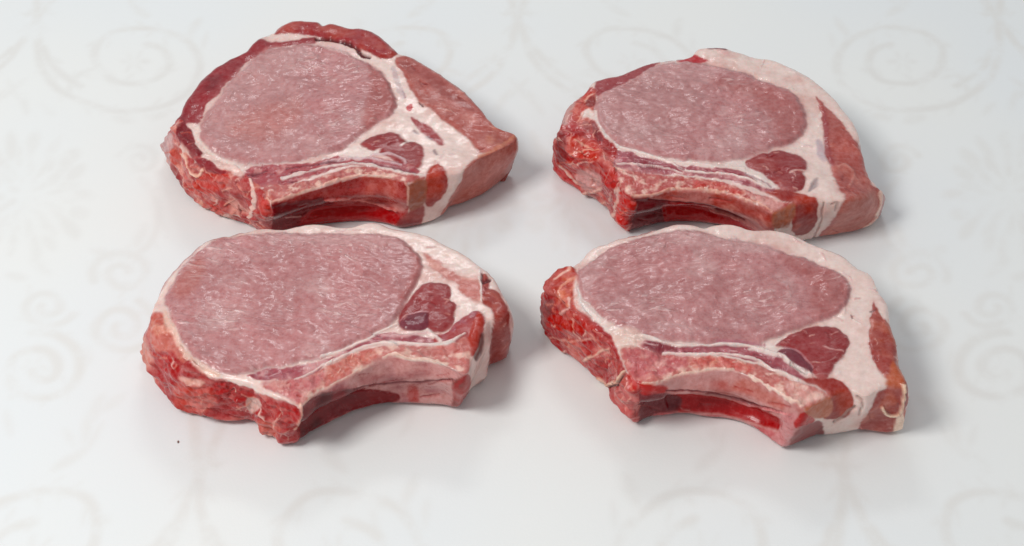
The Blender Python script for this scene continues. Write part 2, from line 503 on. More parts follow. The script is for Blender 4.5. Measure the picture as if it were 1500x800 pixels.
c['layers'] = [
    eye([(243, 432), (256, 408), (274, 385), (296, 364), (320, 352), (356, 346), (380, 344), (420, 343), (480, 343), (540, 342), (576, 348), (594, 356), (610, 370), (618, 384), (617, 400), (608, 420), (596, 442),
         (584, 464), (566, 478), (540, 494), (500, 512), (470, 526), (430, 533), (390, 540), (360, 546), (328, 548), (306, 538), (286, 522), (268, 500), (254, 478), (244, 448)]),
    P(None, EYE_RED, [(592, 360), (614, 380), (616, 402), (604, 424), (590, 446), (584, 440), (600, 410), (602, 384)], soft=9, fib=.7, a=.55),
    P(None, (188, 120, 112), [(252, 424), (274, 396), (292, 380), (300, 400), (284, 430), (262, 440)], soft=12, fib=.8, a=.6),
    P(None, EYE_PALE, [(380, 346), (480, 345), (570, 350), (590, 365), (520, 362), (430, 360)], soft=8, fib=.8, a=.6),
    P('oval_muscle', DARK, [(583, 468), (590, 452), (600, 440), (612, 424), (624, 416), (640, 414), (656, 417), (661, 428), (659, 440), (668, 446), (666, 460), (664, 474), (654, 484), (640, 487), (625, 483), (610, 484), (596, 485), (586, 481)],
      dz=.6, fib=.35, c2=(165, 84, 84), f2=120, warp=2.5),
    P(None, PURPLE, [(584, 476), (596, 465), (612, 460), (626, 461), (628, 472), (624, 483), (600, 485), (588, 481)], dz=.6, soft=2),
    S((205, 160, 165), [(586, 471), (598, 462), (614, 458), (626, 459)], 1.0, a=.6),
    P('cap_muscle', (192, 120, 112), [(620, 371), (640, 382), (656, 392), (676, 405), (690, 410), (702, 410), (704, 430), (700, 440), (688, 436), (676, 428), (670, 416), (650, 406), (634, 394)], soft=5, c2=(214, 160, 150), f2=110, warp=4, a=.9),
    P('flank_muscle', (162, 76, 70), [(706, 404), (712, 402), (718, 412), (716, 422), (728, 426), (739, 442), (746, 462), (748, 522), (740, 534), (716, 548), (717, 520), (722, 472), (719, 452), (706, 444), (703, 428), (705, 415)], dz=.4, fib=.15, c2=(180, 96, 84), f2=90),
    S((120, 50, 50), [(706, 402), (708, 414), (718, 410)], 2, dz=-.8),
    S(WHITE, [(703, 396), (704, 415), (704, 440)], 1.6, dz=.4),
    P('rib_muscle', (176, 84, 84), [(666, 474), (684, 463), (702, 456), (709, 468), (706, 490), (698, 503), (686, 503), (664, 501), (645, 505), (632, 503), (640, 491), (655, 486)], dz=.3, c2=MAUVE, f2=140),
    P(None, (184, 78, 68), [(690, 478), (702, 458), (708, 470), (706, 492), (697, 518), (688, 522), (684, 505)], soft=3, dz=.3),
    P(None, (96, 40, 40), [(704, 492), (709, 486), (709, 505), (700, 528), (694, 524), (700, 510)], soft=2.5, a=.8, dz=-.8),
    P(None, MAUVE, [(362, 549), (390, 541), (420, 537), (450, 534), (480, 525), (520, 507), (545, 495), (570, 488), (600, 492), (630, 495), (634, 503), (600, 503), (560, 500), (530, 510), (500, 524), (470, 540), (450, 552), (420, 556), (400, 558), (378, 556)],
      c2=(208, 160, 160), f2=200, lump=.4, warp=3),
    P('rib_bone', SPONGE, [(438, 596), (424, 584), (400, 573), (384, 566), (400, 560), (420, 556), (446, 553), (470, 541), (500, 528), (520, 517), (550, 508), (580, 506), (620, 508), (660, 504), (680, 495), (690, 510), (688, 535), (682, 548), (668, 541),
                          (652, 535), (628, 529), (600, 528), (576, 523), (550, 529), (530, 539), (506, 554), (480, 567), (460, 576), (448, 588)], c2=SPOT, f2=230, t2=.0, lump=.5, lf=260, dz=.2, rough=.45),
    P(None, (196, 120, 122), [(384, 560), (420, 556), (450, 553), (476, 545), (470, 560), (452, 576), (440, 592), (420, 582), (395, 572)], soft=6, lump=.5, c2=(214, 158, 152), f2=160, a=.8),
    P(None, (198, 114, 102), [(480, 536), (520, 520), (548, 512), (550, 524), (526, 536), (500, 550), (482, 560)], soft=6, lump=.4, a=.7),
    S(WHITE, [(470, 524), (500, 514), (540, 496), (566, 481), (582, 474)], 1.2, dz=.5),
    S(WHITE, [(430, 557), (450, 549), (470, 537), (486, 530)], 1.5, dz=.4, a=.8),
    S(WHITE, [(480, 533), (510, 519), (545, 504), (580, 503), (620, 505), (655, 503), (680, 490)], 1.8, dz=.5, a=.85),
    S((214, 176, 176), [(560, 492), (590, 494), (625, 488), (640, 494)], 2.0, dz=.4, a=.7),
    S(WHITE, [(626, 484), (636, 492), (646, 500)], 2.2, dz=.4, a=.8),
    P('inner_rib', LIP, [(436, 597), (448, 589), (460, 577), (480, 568), (506, 555), (530, 540), (550, 530), (576, 524), (600, 529), (628, 530), (652, 536), (668, 542), (682, 549), (678, 560), (668, 575), (664, 596), (660, 606), (620, 602), (570, 602), (530, 610), (500, 618), (470, 634), (438, 656)],
      c2=(178, 110, 112), f2=90, t2=.1, rough=.30, soft=1.6),
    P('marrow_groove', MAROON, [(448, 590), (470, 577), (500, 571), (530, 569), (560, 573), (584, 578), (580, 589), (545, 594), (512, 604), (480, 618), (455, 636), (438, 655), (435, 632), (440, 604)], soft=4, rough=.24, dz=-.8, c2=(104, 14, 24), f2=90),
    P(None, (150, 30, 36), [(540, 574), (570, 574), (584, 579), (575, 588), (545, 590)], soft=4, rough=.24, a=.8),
    P(None, (176, 78, 74), [(596, 566), (612, 566), (614, 590), (602, 594)], soft=4, a=.8, rough=.3),
    P(None, (168, 92, 94), [(530, 552), (580, 548), (624, 540), (630, 548), (580, 560), (534, 566)], soft=7, a=.5, rough=.3),
    S((136, 60, 62), [(520, 570), (545, 565), (572, 562), (620, 559), (664, 557)], 1.2, dz=-.6),
    S((230, 200, 196), [(560, 595), (600, 592), (640, 594), (662, 597)], 1.4, a=.7),
    P(None, (170, 70, 66), [(664, 560), (684, 548), (690, 556), (684, 580), (672, 600), (662, 598), (664, 580)], soft=2.5, c2=(140, 70, 62), f2=100),
    P(None, (170, 24, 26), [(668, 562), (682, 549), (685, 554), (668, 570)], soft=1.6),
    P('backbone', CHINE, [(214, 470), (222, 458), (234, 462), (246, 478), (256, 492), (268, 510), (280, 530), (300, 548), (320, 556), (345, 562), (376, 573), (400, 583), (436, 598), (440, 640), (436, 660), (410, 664), (396, 650), (376, 644), (366, 630), (340, 626), (296, 622), (262, 612), (240, 600), (222, 576), (208, 540), (208, 490)],
      c2=(202, 116, 110), f2=110, t2=.15, lump=1.6, lf=95, rough=.26, warp=4, soft=3),
    P(None, (198, 112, 100), [(217, 478), (226, 458), (240, 462), (252, 482), (266, 508), (272, 532), (262, 526), (250, 512), (236, 516), (226, 512), (218, 496)], soft=5, lump=.6, c2=(224, 160, 144), f2=120),
    P(None, (232, 196, 182), [(240, 455), (250, 466), (262, 492), (274, 514), (300, 536), (322, 548), (310, 552), (284, 540), (266, 516), (252, 492), (240, 472)], soft=4, dz=.4, a=.85),
    P(None, BLOOD, [(230, 520), (240, 516), (254, 526), (268, 540), (262, 548), (246, 546), (234, 540)], soft=4, a=.85, rough=.22, dz=-.8),
    P(None, BLOOD, [(312, 566), (322, 556), (340, 562), (364, 572), (380, 580), (396, 590), (420, 596), (436, 602), (434, 630), (414, 628), (392, 606), (372, 606), (350, 590), (340, 602), (322, 592), (310, 580)], soft=6, a=.8, rough=.22, dz=-.6, lump=.8, lf=260),
    P(None, (205, 98, 84), [(262, 560), (300, 566), (318, 584), (300, 604), (270, 602), (252, 580)], soft=8, a=.6, lump=.8),
    P(None, (232, 190, 176), [(262, 552), (284, 556), (300, 560), (292, 566), (268, 562)], soft=4, a=.7, lump=.5),
    P(None, (214, 152, 138), [(214, 494), (220, 520), (226, 548), (236, 572), (226, 572), (210, 545), (206, 500)], soft=4, a=.8),
    P(None, (212, 176, 168), [(360, 588), (368, 583), (378, 588), (380, 598), (372, 604), (362, 600)], soft=3, dz=-.4, warp=1),
    P(None, (200, 112, 100), [(376, 616), (396, 614), (406, 630), (400, 644), (384, 640), (376, 628)], soft=5, lump=.6, a=.8),
    S((228, 176, 160), [(440, 592), (442, 606), (438, 622), (432, 628)], 2.2, dz=.5, a=.8),
    S((238, 205, 190), [(436, 598), (448, 590), (462, 577), (484, 566), (508, 553), (530, 540), (548, 529)], 1.3, a=.8, dz=.3),
    S((240, 214, 200), [(560, 524), (576, 521), (600, 527), (628, 528), (655, 534)], 2.4, a=.75, warp=4, dz=.3),
    P(None, (150, 98, 92), [(690, 574), (706, 556), (714, 560), (712, 572), (690, 580)], soft=3, a=.7),
]
c['groove'] = [((440, 592), 2.0), ((506, 553), 3.0), ((576, 522), 1.5), ((652, 534), .6)]
CHOPS.append(c)

# ---- bottom right
c = dict(label='pork chop with a white curl of fat on the side of its flap', h=0.0292, ang=14, seed=8)
c['outline'] = [
    (803, 412, 789, 470), (808, 400), (838, 390), (854, 376), (868, 362), (890, 356), (908, 349), (940, 342), (960, 335), (986, 328), (1010, 328), (1030, 331), (1044, 328), (1066, 326), (1080, 328), (1102, 334), (1130, 335),
    (1158, 340), (1190, 356), (1230, 372), (1256, 390), (1276, 400), (1288, 424), (1299, 440), (1302, 468), (1306, 482), (1314, 506), (1313, 526), (1319, 542),
    (1327, 560, 1321, 634), (1313, 562, 1312, 638), (1300, 563, 1290, 638), (1284, 570, 1266, 634), (1268, 578, 1252, 636), (1250, 572, 1236, 640), (1232, 572, 1216, 644), (1216, 580, 1196, 644), (1196, 590, 1172, 652), (1178, 600, 1146, 661),
    (1154, 584, 1134, 656), (1126, 566, 1118, 642), (1100, 552, 1098, 631), (1074, 542, 1078, 624), (1052, 540, 1056, 619), (1028, 544, 1032, 617), (1000, 548, 1006, 612), (980, 554, 985, 612), (960, 561, 964, 614), (942, 561, 944, 620),
    (926, 556, 928, 625), (914, 544, 914, 612), (906, 524, 905, 602), (898, 508, 897, 582), (890, 498, 889, 570), (868, 482, 867, 556), (846, 462, 845, 536), (830, 446, 818, 517), (815, 430, 797, 498), (806, 420, 790, 482)]
c['layers'] = [
    eye([(846, 400), (862, 386), (885, 369), (910, 358), (940, 349), (970, 342), (1000, 339), (1030, 342), (1060, 349), (1110, 357), (1140, 367), (1170, 377), (1200, 389), (1224, 399), (1238, 407), (1245, 420), (1244, 438), (1234, 456), (1210, 468),
         (1180, 478), (1150, 489), (1120, 502), (1080, 506), (1040, 504), (990, 500), (960, 499), (930, 491), (908, 479), (882, 464), (866, 448), (850, 432), (845, 414)]),
    P(None, EYE_RED, [(1140, 372), (1200, 394), (1236, 410), (1243, 436), (1228, 456), (1196, 468), (1186, 440), (1180, 410), (1150, 388)], soft=16, fib=.8, a=.5),
    P(None, EYE_PALE, [(960, 346), (1000, 340), (1060, 348), (1130, 362), (1140, 374), (1080, 372), (1000, 362)], soft=8, fib=.9, a=.75),
    P(None, EYE_PALE, [(850, 400), (870, 386), (890, 372), (880, 400), (866, 430), (880, 452), (862, 440), (850, 424)], soft=6, a=.6, fib=.7),
    P('oval_muscle', DARK, [(1136, 506), (1160, 490), (1190, 478), (1220, 480), (1236, 488), (1244, 502), (1240, 514), (1231, 526), (1222, 538), (1212, 552), (1196, 553), (1187, 545), (1176, 526), (1160, 513), (1148, 510)], dz=.7, fib=.3, c2=(168, 82, 84), f2=110, warp=2.5),
    P(None, PURPLE, [(1140, 515), (1158, 511), (1178, 526), (1190, 544), (1182, 548), (1162, 535), (1138, 521)], dz=.8, soft=1.6),
    S((200, 160, 164), [(1150, 510), (1166, 514), (1180, 526), (1190, 541)], .9, a=.7),
    S((50, 22, 26), [(1158, 533), (1172, 542), (1182, 547)], 1.8, dz=-1.2),
    S((216, 170, 166), [(1208, 511), (1222, 514), (1236, 515)], .8, dz=.2, a=.8),
    P('flank_muscle', (168, 86, 80), [(1278, 446), (1284, 450), (1292, 462), (1303, 478), (1314, 502), (1314, 525), (1320, 542), (1330, 560), (1328, 604), (1322, 642), (1290, 644), (1252, 640), (1272, 604), (1284, 580), (1300, 562), (1288, 546), (1278, 522), (1272, 500), (1274, 474)],
      dz=.4, fib=.2, c2=(190, 110, 94), f2=80, warp=3),
    P(None, (196, 116, 88), [(1308, 530), (1318, 540), (1328, 560), (1322, 568), (1300, 566), (1296, 558), (1304, 545)], soft=5, a=.9),
    S((236, 206, 184), [(1291, 596), (1298, 604), (1310, 606), (1319, 599), (1322, 580), (1324, 566)], 2.2, dz=1.2),
    P(None, (236, 210, 192), [(1312, 612), (1322, 602), (1324, 636), (1312, 642), (1308, 634)], soft=2.5),
    P('rib_muscle', (160, 64, 58), [(1166, 548), (1182, 555), (1210, 553), (1230, 558), (1246, 572), (1250, 590), (1244, 606), (1230, 613), (1208, 613), (1203, 600), (1214, 580), (1200, 568), (1180, 560)], dz=.3, c2=(190, 92, 66), f2=100),
    P(None, (178, 86, 70), [(1222, 574), (1244, 572), (1249, 590), (1240, 606), (1226, 596)], soft=6, a=.7),
    P(None, MAUVE, [(930, 500), (950, 498), (975, 502), (995, 508), (1020, 508), (1050, 506), (1080, 507), (1110, 512), (1140, 524), (1165, 542), (1180, 556), (1150, 545), (1120, 534), (1080, 524), (1040, 520), (1000, 520), (970, 518), (945, 512)], c2=(196, 136, 142), f2=190, lump=.4, warp=3),
    P(None, (146, 62, 72), [(944, 504), (962, 500), (974, 508), (968, 520), (950, 512)], soft=2.5),
    P(None, (150, 70, 78), [(974, 506), (990, 510), (992, 516), (978, 514)], soft=2),
    P('rib_bone', SPONGE, [(908, 510), (930, 508), (955, 516), (975, 520), (1005, 522), (1040, 522), (1070, 526), (1100, 532), (1130, 543), (1160, 557), (1190, 567), (1216, 580), (1196, 590), (1178, 601), (1154, 585), (1126, 567), (1100, 553), (1074, 543),
                          (1052, 541), (1028, 545), (1000, 549), (980, 555), (960, 562), (940, 561), (926, 556), (916, 540)], c2=SPOT, f2=230, t2=.05, lump=.5, lf=260, dz=.2, rough=.45),
    P(None, (192, 106, 110), [(912, 514), (940, 512), (980, 522), (1010, 524), (1000, 540), (970, 550), (940, 556), (924, 548)], soft=7, a=.8, lump=.5, c2=(214, 150, 146), f2=200),
    P(None, (200, 96, 88), [(1010, 526), (1050, 524), (1100, 536), (1096, 546), (1060, 538), (1020, 540)], soft=6, a=.7, lump=.5, c2=(220, 150, 130), f2=230),
    P(None, (226, 184, 176), [(1150, 560), (1180, 568), (1208, 580), (1194, 588), (1176, 594), (1156, 578)], soft=5, a=.55, lump=.5),
    S(WHITE, [(910, 490), (935, 492), (955, 497), (985, 506), (1020, 507), (1070, 505), (1105, 509), (1140, 520), (1165, 537), (1188, 550)], 1.6, dz=.6),
    S(WHITE, [(972, 518), (1010, 519), (1050, 519), (1085, 521), (1110, 528), (1130, 540), (1152, 548), (1168, 556)], 1.7, dz=.5, a=.9),
    P(None, WHITE, [(1094, 512), (1118, 504), (1136, 508), (1136, 520), (1120, 518)], soft=3, a=.85),
    S((190, 130, 140), [(1050, 502), (1090, 503), (1120, 506)], 1.6, a=.8),
    P(None, (228, 200, 190), [(896, 486), (914, 480), (936, 488), (945, 500), (930, 510), (908, 510), (898, 500)], soft=6, a=.75, lump=.5),
    P('inner_rib', LIP, [(926, 560), (942, 563), (960, 563), (980, 556), (1000, 550), (1028, 546), (1052, 542), (1074, 544), (1100, 554), (1126, 568), (1154, 586), (1178, 602), (1168, 640), (1150, 664), (1130, 660), (1098, 640), (1060, 626), (1010, 620), (960, 622), (926, 632)],
      c2=(190, 112, 106), f2=80, t2=.1, rough=.32, soft=1.6),
    P(None, (192, 112, 100), [(1090, 556), (1126, 574), (1150, 592), (1140, 600), (1100, 580), (1070, 570)], soft=6, a=.7),
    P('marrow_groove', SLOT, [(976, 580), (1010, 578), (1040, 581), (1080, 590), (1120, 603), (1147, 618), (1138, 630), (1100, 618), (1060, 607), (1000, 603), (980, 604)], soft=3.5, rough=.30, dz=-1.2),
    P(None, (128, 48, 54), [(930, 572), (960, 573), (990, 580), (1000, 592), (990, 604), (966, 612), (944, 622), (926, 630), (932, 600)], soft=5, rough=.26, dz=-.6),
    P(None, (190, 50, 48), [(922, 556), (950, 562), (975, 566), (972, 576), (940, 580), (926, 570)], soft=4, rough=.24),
    S((140, 48, 52), [(976, 573), (1020, 573), (1072, 582), (1110, 594), (1150, 606)], 1.3, dz=-.5),
    S((226, 150, 150), [(1072, 584), (1100, 593), (1130, 602), (1158, 608)], 1.2, dz=.6, rough=.2),
    P(None, (196, 110, 112), [(960, 606), (1000, 606), (1060, 610), (1100, 622), (1136, 634), (1130, 650), (1090, 634), (1050, 622), (1000, 618), (960, 620)], soft=3, dz=.6, rough=.3),
    P(None, (206, 142, 142), [(1140, 612), (1166, 606), (1164, 630), (1152, 656), (1136, 658), (1128, 644), (1140, 630)], soft=4, rough=.3, lump=.4),
    P(None, (180, 30, 30), [(1164, 618), (1178, 604), (1194, 612), (1186, 622), (1168, 628)], soft=3, rough=.22),
    P(None, (150, 80, 78), [(1160, 640), (1172, 628), (1200, 616), (1206, 640), (1176, 658), (1154, 664)], soft=3.5, c2=(130, 60, 60), f2=100),
    P(None, (190, 122, 100), [(1178, 600), (1196, 590), (1216, 581), (1218, 600), (1206, 612), (1184, 608)], soft=3),
    S((186, 150, 142), [(1222, 618), (1240, 606), (1252, 596)], 2, dz=-.8, a=.8),
    S((190, 156, 148), [(1256, 582), (1264, 590), (1258, 608)], 1.6, dz=-.8, a=.7),
    P('backbone', CHINE, [(796, 410), (808, 398), (838, 390), (846, 402), (846, 430), (852, 446), (868, 470), (892, 488), (900, 505), (908, 524), (916, 546), (928, 558), (936, 580), (932, 628), (906, 612), (884, 574), (840, 540), (812, 520), (788, 500), (780, 478), (786, 440)],
      c2=(202, 114, 106), f2=110, t2=.15, lump=1.6, lf=95, rough=.26, warp=4, soft=2.5),
    P(None, (192, 88, 80), [(806, 402), (838, 392), (846, 408), (842, 432), (832, 448), (820, 456), (812, 440), (804, 420)], soft=4, lump=.6, c2=(222, 140, 116), f2=140),
    P(None, (150, 78, 78), [(790, 460), (796, 442), (808, 438), (810, 452), (800, 476), (792, 486)], soft=4),
    P(None, (190, 46, 40), [(806, 462), (830, 456), (856, 468), (874, 482), (850, 486), (812, 484)], soft=6, rough=.24, a=.85, lump=.5),
    P(None, WHITE, [(844, 404), (850, 430), (866, 450), (884, 468), (876, 474), (856, 462), (842, 446), (840, 424)], soft=4, a=.85, dz=.5),
    S((232, 196, 186), [(833, 436), (832, 450), (822, 460)], 1.8, a=.7, dz=.3, warp=3),
    S((236, 196, 180), [(812, 408), (826, 402), (836, 395)], 1.4, a=.8),
    S((232, 170, 150), [(816, 428), (826, 416), (842, 406)], 1.4, a=.8),
    S((232, 172, 158), [(800, 494), (830, 500), (852, 500), (870, 496)], 1.3, a=.7),
    S((230, 196, 178), [(854, 528), (868, 522), (880, 514), (890, 512)], 2.0, a=.8, dz=.5),
    S((230, 200, 178), [(876, 556), (892, 562), (906, 558), (914, 546)], 2.6, a=.9, dz=.8),
    S((70, 24, 26), [(896, 566), (908, 561), (915, 552)], 1.3, dz=-1),
    P(None, (190, 100, 98), [(900, 574), (914, 560), (926, 570), (932, 600), (930, 624), (912, 610), (902, 590)], soft=5, lump=.6, a=.9, c2=(214, 140, 134), f2=180),
    P(None, (196, 34, 32), [(918, 548), (928, 556), (932, 568), (924, 566)], soft=2.5),
    S((238, 205, 190), [(940, 561), (960, 561), (980, 555), (1000, 548), (1028, 544), (1052, 540), (1074, 542)], 1.7, a=.8, dz=.3),
    S((240, 214, 200), [(1100, 552), (1126, 566), (1150, 580), (1176, 597)], 2.2, a=.7, warp=4, dz=.3),
    S((120, 70, 70), [(1246, 461), (1248, 466)], 1.6, a=.7), S((110, 70, 70), [(1274, 457), (1282, 454)], 1.2, a=.7),
]
c['groove'] = [((942, 561), 2.5), ((1028, 544), 3.5), ((1100, 552), 3.0), ((1154, 584), 1.0)]
CHOPS.append(c)

# ---- top left
c = dict(label='pork chop with dark red strips along its back and a pointed pink flap', h=0.0288, ang=6, seed=13)
c['outline'] = [
    (252, 184, 242, 222), (256, 175), (264, 167), (270, 152), (288, 126), (310, 102), (334, 86), (358, 76), (376, 58), (402, 46), (426, 33), (460, 32), (472, 38), (486, 35), (510, 41), (536, 45), (558, 57), (581, 76), (602, 82), (630, 100),
    (662, 122), (690, 144), (722, 180), (740, 190, .97),
    (757, 199, 747, 254, .92), (748, 208, 739, 267, .96), (736, 214, 728, 276), (720, 222, 708, 290), (702, 230, 678, 302), (686, 242, 656, 310), (674, 250, 648, 322), (652, 254, 628, 332), (622, 260, 604, 338), (596, 266, 586, 340),
    (570, 260, 564, 334), (540, 257, 540, 331), (510, 261, 514, 331), (476, 272, 480, 334), (450, 280, 450, 338), (420, 290, 420, 344), (397, 297, 396, 349),
    (380, 283, 378, 343), (366, 271, 364, 337), (345, 262, 344, 330), (322, 253, 320, 322), (300, 242, 292, 308), (282, 226, 270, 286), (268, 211, 258, 266), (256, 194, 247, 244)]
